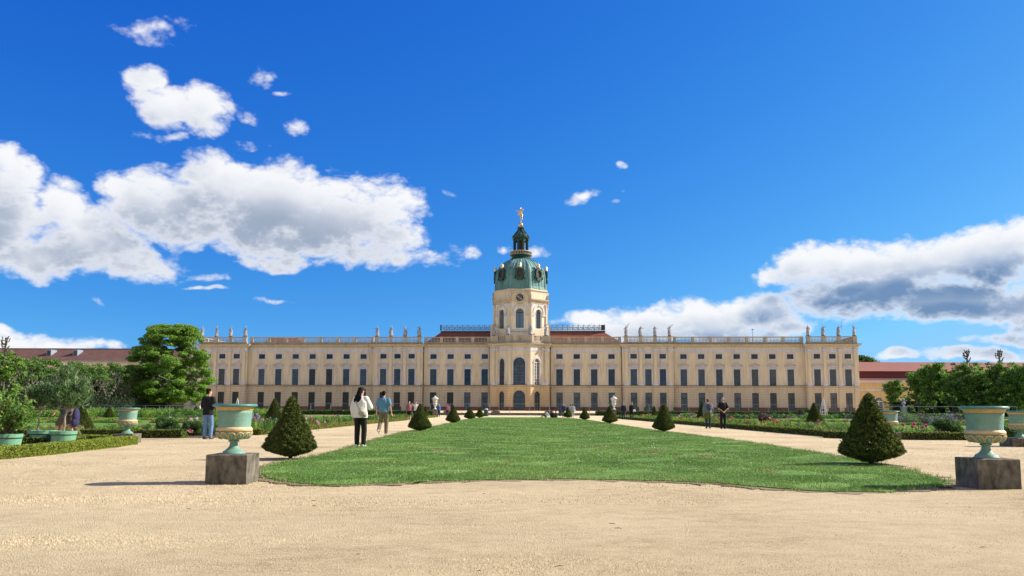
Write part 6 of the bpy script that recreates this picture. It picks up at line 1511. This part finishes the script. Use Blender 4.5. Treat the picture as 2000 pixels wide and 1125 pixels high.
def make_linden(seed,leafy_=1.,bare=False,spire=False,low=False,dark=False,name='pollarded_linden'):
    g=np.random.default_rng(seed); root=empty(name,(0,0,0)); b=MB(); tips=[]; H=7.6
    b.tube([(0,0,-.1),(.05,0,.8),(-.03,.03,1.7),(0,0,2.5)],[.26,.21,.19,.2],8); b.ell((0,0,2.5),(.28,.28,.3),8,6); b.ell((.03,0,1.5),(.26,.25,.2),8,6)
    for k in range(5):
        a=2*PI*k/5+g.uniform(-.3,.3); limbs(b,(0,0,2.45),(math.cos(a)*.75,math.sin(a)*.6,g.uniform(.5,1.2)),.13,1.9,g,2,tips,True)
    limbs(b,(0,0,2.5),(0,0,1),.16,2.2,g,2,tips,True)
    if spire:
        z=2.5; b.tube([(0,0,2.4),(.05,0,5),(0,.05,7.5),(.05,0,9.4)],[.2,.17,.13,.09],7)
        for k in range(46): z=g.uniform(4.5,9.4); a=g.uniform(0,2*PI); l=g.uniform(.25,.7)*(1.2-.07*z) ; b.tube([(0,0,z),(l*math.cos(a),l*math.sin(a),z+.1),(l*1.3*math.cos(a),l*1.3*math.sin(a),z+.45)],[.07,.06,.05],5); b.ell((l*1.3*math.cos(a),l*1.3*math.sin(a),z+.45),(.08,.08,.08),5,4)
    b.build('trunk',bark,root)
    C=[];Rr=[]
    for t in tips:
        if g.random()<(.35 if bare and t.z<5 else .75)*leafy_ : C.append(tuple(t+Vector(g.normal(0,.15,3)))); Rr.append(g.uniform(.35,.75))
    for k in range(int(26*leafy_)):
        a=g.uniform(0,2*PI); q=g.random()**.5; z=g.uniform(5.3,7.2) if bare else g.uniform(3.0,7.0); w=2.2*(1-.10*abs(z-4.6)); C.append((w*q*math.cos(a),w*q*math.sin(a),z)); Rr.append(g.uniform(.45,.85))
    for k in range(int(10*leafy_)): a=g.uniform(0,2*PI); q=g.random()**.5*1.5; C.append((q*math.cos(a),q*math.sin(a),g.uniform(6.4,7.5))); Rr.append(g.uniform(.5,.8))
    for k in range(5): a=g.uniform(0,2*PI); C.append((.5*math.cos(a),.5*math.sin(a),g.uniform(.8,2.2))); Rr.append(.35)
    if low:
        for k in range(34): a=g.uniform(0,2*PI); q=.6+1.5*g.random(); C.append((q*math.cos(a),q*math.sin(a),g.uniform(.7,3.6))); Rr.append(g.uniform(.3,.6))
        for k in range(40): a=g.uniform(0,2*PI); z=g.uniform(3,7.6); q=2.5*(1-.1*abs(z-4.6))*g.uniform(.8,1.05); C.append((q*math.cos(a),q*math.sin(a),z)); Rr.append(g.uniform(.2,.42))
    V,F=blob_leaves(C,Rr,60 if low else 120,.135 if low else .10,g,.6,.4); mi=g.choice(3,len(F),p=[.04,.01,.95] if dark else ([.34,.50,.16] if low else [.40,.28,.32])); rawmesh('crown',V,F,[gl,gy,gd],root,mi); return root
LV=[make_linden(11,.36,True),make_linden(12,.46,True),make_linden(13,.30,True),make_linden(14,1.15,low=True),make_linden(15,1.3,low=True),make_linden(16,.7,False,True,low=True),make_linden(17,1.7,low=True,dark=True),make_linden(18,1.5,low=True,dark=True)]
lu=set()
ORD=['first','second','third','fourth','fifth','sixth','seventh','eighth','ninth','tenth','eleventh','twelfth']
def put_tree(v,x,y,s,lab,grp,hs=None):
    src=LV[v]
    if v in lu: o=copy_tree(src)
    else: o=src; lu.add(v)
    o.location=(x,y,0); o.scale=(s*(.82 if v in(3,4) else 1),s,hs or s); o.rotation_euler=(0,0,random.uniform(-.4,.4)); tag(o,lab,'tree',grp); return o
gL='pollarded lindens behind the left garden'; gR='pollarded lindens behind the right garden'
for i in range(9):
    y=94+i*5.6; px=(2,48,85,130,158,180,207,232,264,309)[i] if i<10 else 330
    put_tree((5,1,0,2,1,0,2,0,1)[i] if i else 5,XA(px,y),y,(.97,.95,1.02,.95,1.0,1,1.05,1.05,1.1)[i],'pollarded linden with bare knobbly limbs at the left, %s from the left edge'%('first','second','third','fourth','fifth','sixth','seventh','eighth','ninth')[i],gL)
put_tree(1,XA(309,140),140,1.1,'pollarded linden with bare knobbly limbs in the shade of the broad tree',gL)
for i in range(12):
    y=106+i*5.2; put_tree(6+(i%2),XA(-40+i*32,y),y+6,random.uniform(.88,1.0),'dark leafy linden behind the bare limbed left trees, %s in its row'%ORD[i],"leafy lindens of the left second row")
rt=[(1746,150,3,.86),(1795,138,4,.98),(1824,132,3,1.13),(1862,128,4,.90),(1894,124,5,1.08),(1914,121,4,.86),(1936,120,3,.90),(1958,116,5,1.02),(1980,113,4,.84),(2003,112,3,.98)]
rn=('small rounded linden standing alone beside the yellow building','tall leafy linden right of the small lone one','tallest rounded linden of the right row','leafy linden just left of the first bare spire','linden with a bare knobbly spire rising above the row, left of two','leafy linden between the two bare spires, left one','leafy linden between the two bare spires, right one','linden with a bare knobbly spire near the right edge','leafy linden right of the second bare spire','leafy linden at the right edge of the view')
for (px,Y,v,s),lab in zip(rt,rn): put_tree(v,XA(px,Y),Y,s,lab,gR)
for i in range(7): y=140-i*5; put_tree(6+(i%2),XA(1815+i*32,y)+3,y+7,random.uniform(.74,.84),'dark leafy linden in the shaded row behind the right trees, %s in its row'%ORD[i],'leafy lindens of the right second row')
# clipped hedge walls below the rows
for pts,lab in (([(XA(-120,100),101),(XA(60,104),113),(XA(180,120),132),(XA(330,146),150)],'tall dark clipped hedge under the left lindens'),([(XA(1775,146),150),(XA(1860,136),138),(XA(1930,128),130),(XA(2040,122),120)],'tall dark clipped hedge under the right lindens')):
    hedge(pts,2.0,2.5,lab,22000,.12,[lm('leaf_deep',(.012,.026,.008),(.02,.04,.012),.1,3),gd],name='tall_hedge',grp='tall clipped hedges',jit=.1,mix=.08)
# distant tree above the right roof
def far_tree(px,top,Y,Wd,lab,seed):
    g=np.random.default_rng(seed); X=XA(px,Y); zt=ZH(top,Y,px); root=empty('distant_tree',(X,Y,0)); tag(root,lab,'tree'); C=[];Rr=[]
    for k in range(46): a=g.uniform(0,2*PI); q=g.random()**.5; el=g.uniform(0,1); C.append((Wd/2*.8*q*math.cos(a)*(1-.5*el),Wd/2*.8*q*math.sin(a)*(1-.5*el),zt-1-(1-el)*zt*.55)); Rr.append(g.uniform(1.,1.8))
    b=MB(); b.tube([(0,0,-.1),(0,0,zt*.5)],[.6,.35],8)
    for c in C[::3]: b.tube([(0,0,zt*.45),c],[.15,.05],4)
    b.build('trunk',bark,root); V,F=blob_leaves(C,Rr,170,.3,g,.6,.5); rawmesh('crown',V,F,[gd,gl],root,g.choice(2,len(F),p=[.5,.5]))
far_tree(1696,685,225,9.5,'rounded dark tree rising behind the red roof right of the palace',3)
# small debris: dandelion-pale patches on the lawn
x,y=region_pts(900,scaleP(LG,-.3)); V=[]
c=np.stack([x,y,np.full(900,.075)],1); Vv,F=leaves(c,.012*np.clip(y/16,1,4)**.7,.8,normal=np.tile([0,0,1.],(900,1)),spread=.3)
tag(rawmesh('lawn_daisies',Vv,F,fwh),'tiny white daisies scattered in the lawn','daisies',kind='stuff')
for o in list(bpy.data.objects):
    if '_k' in o: del o['_k']
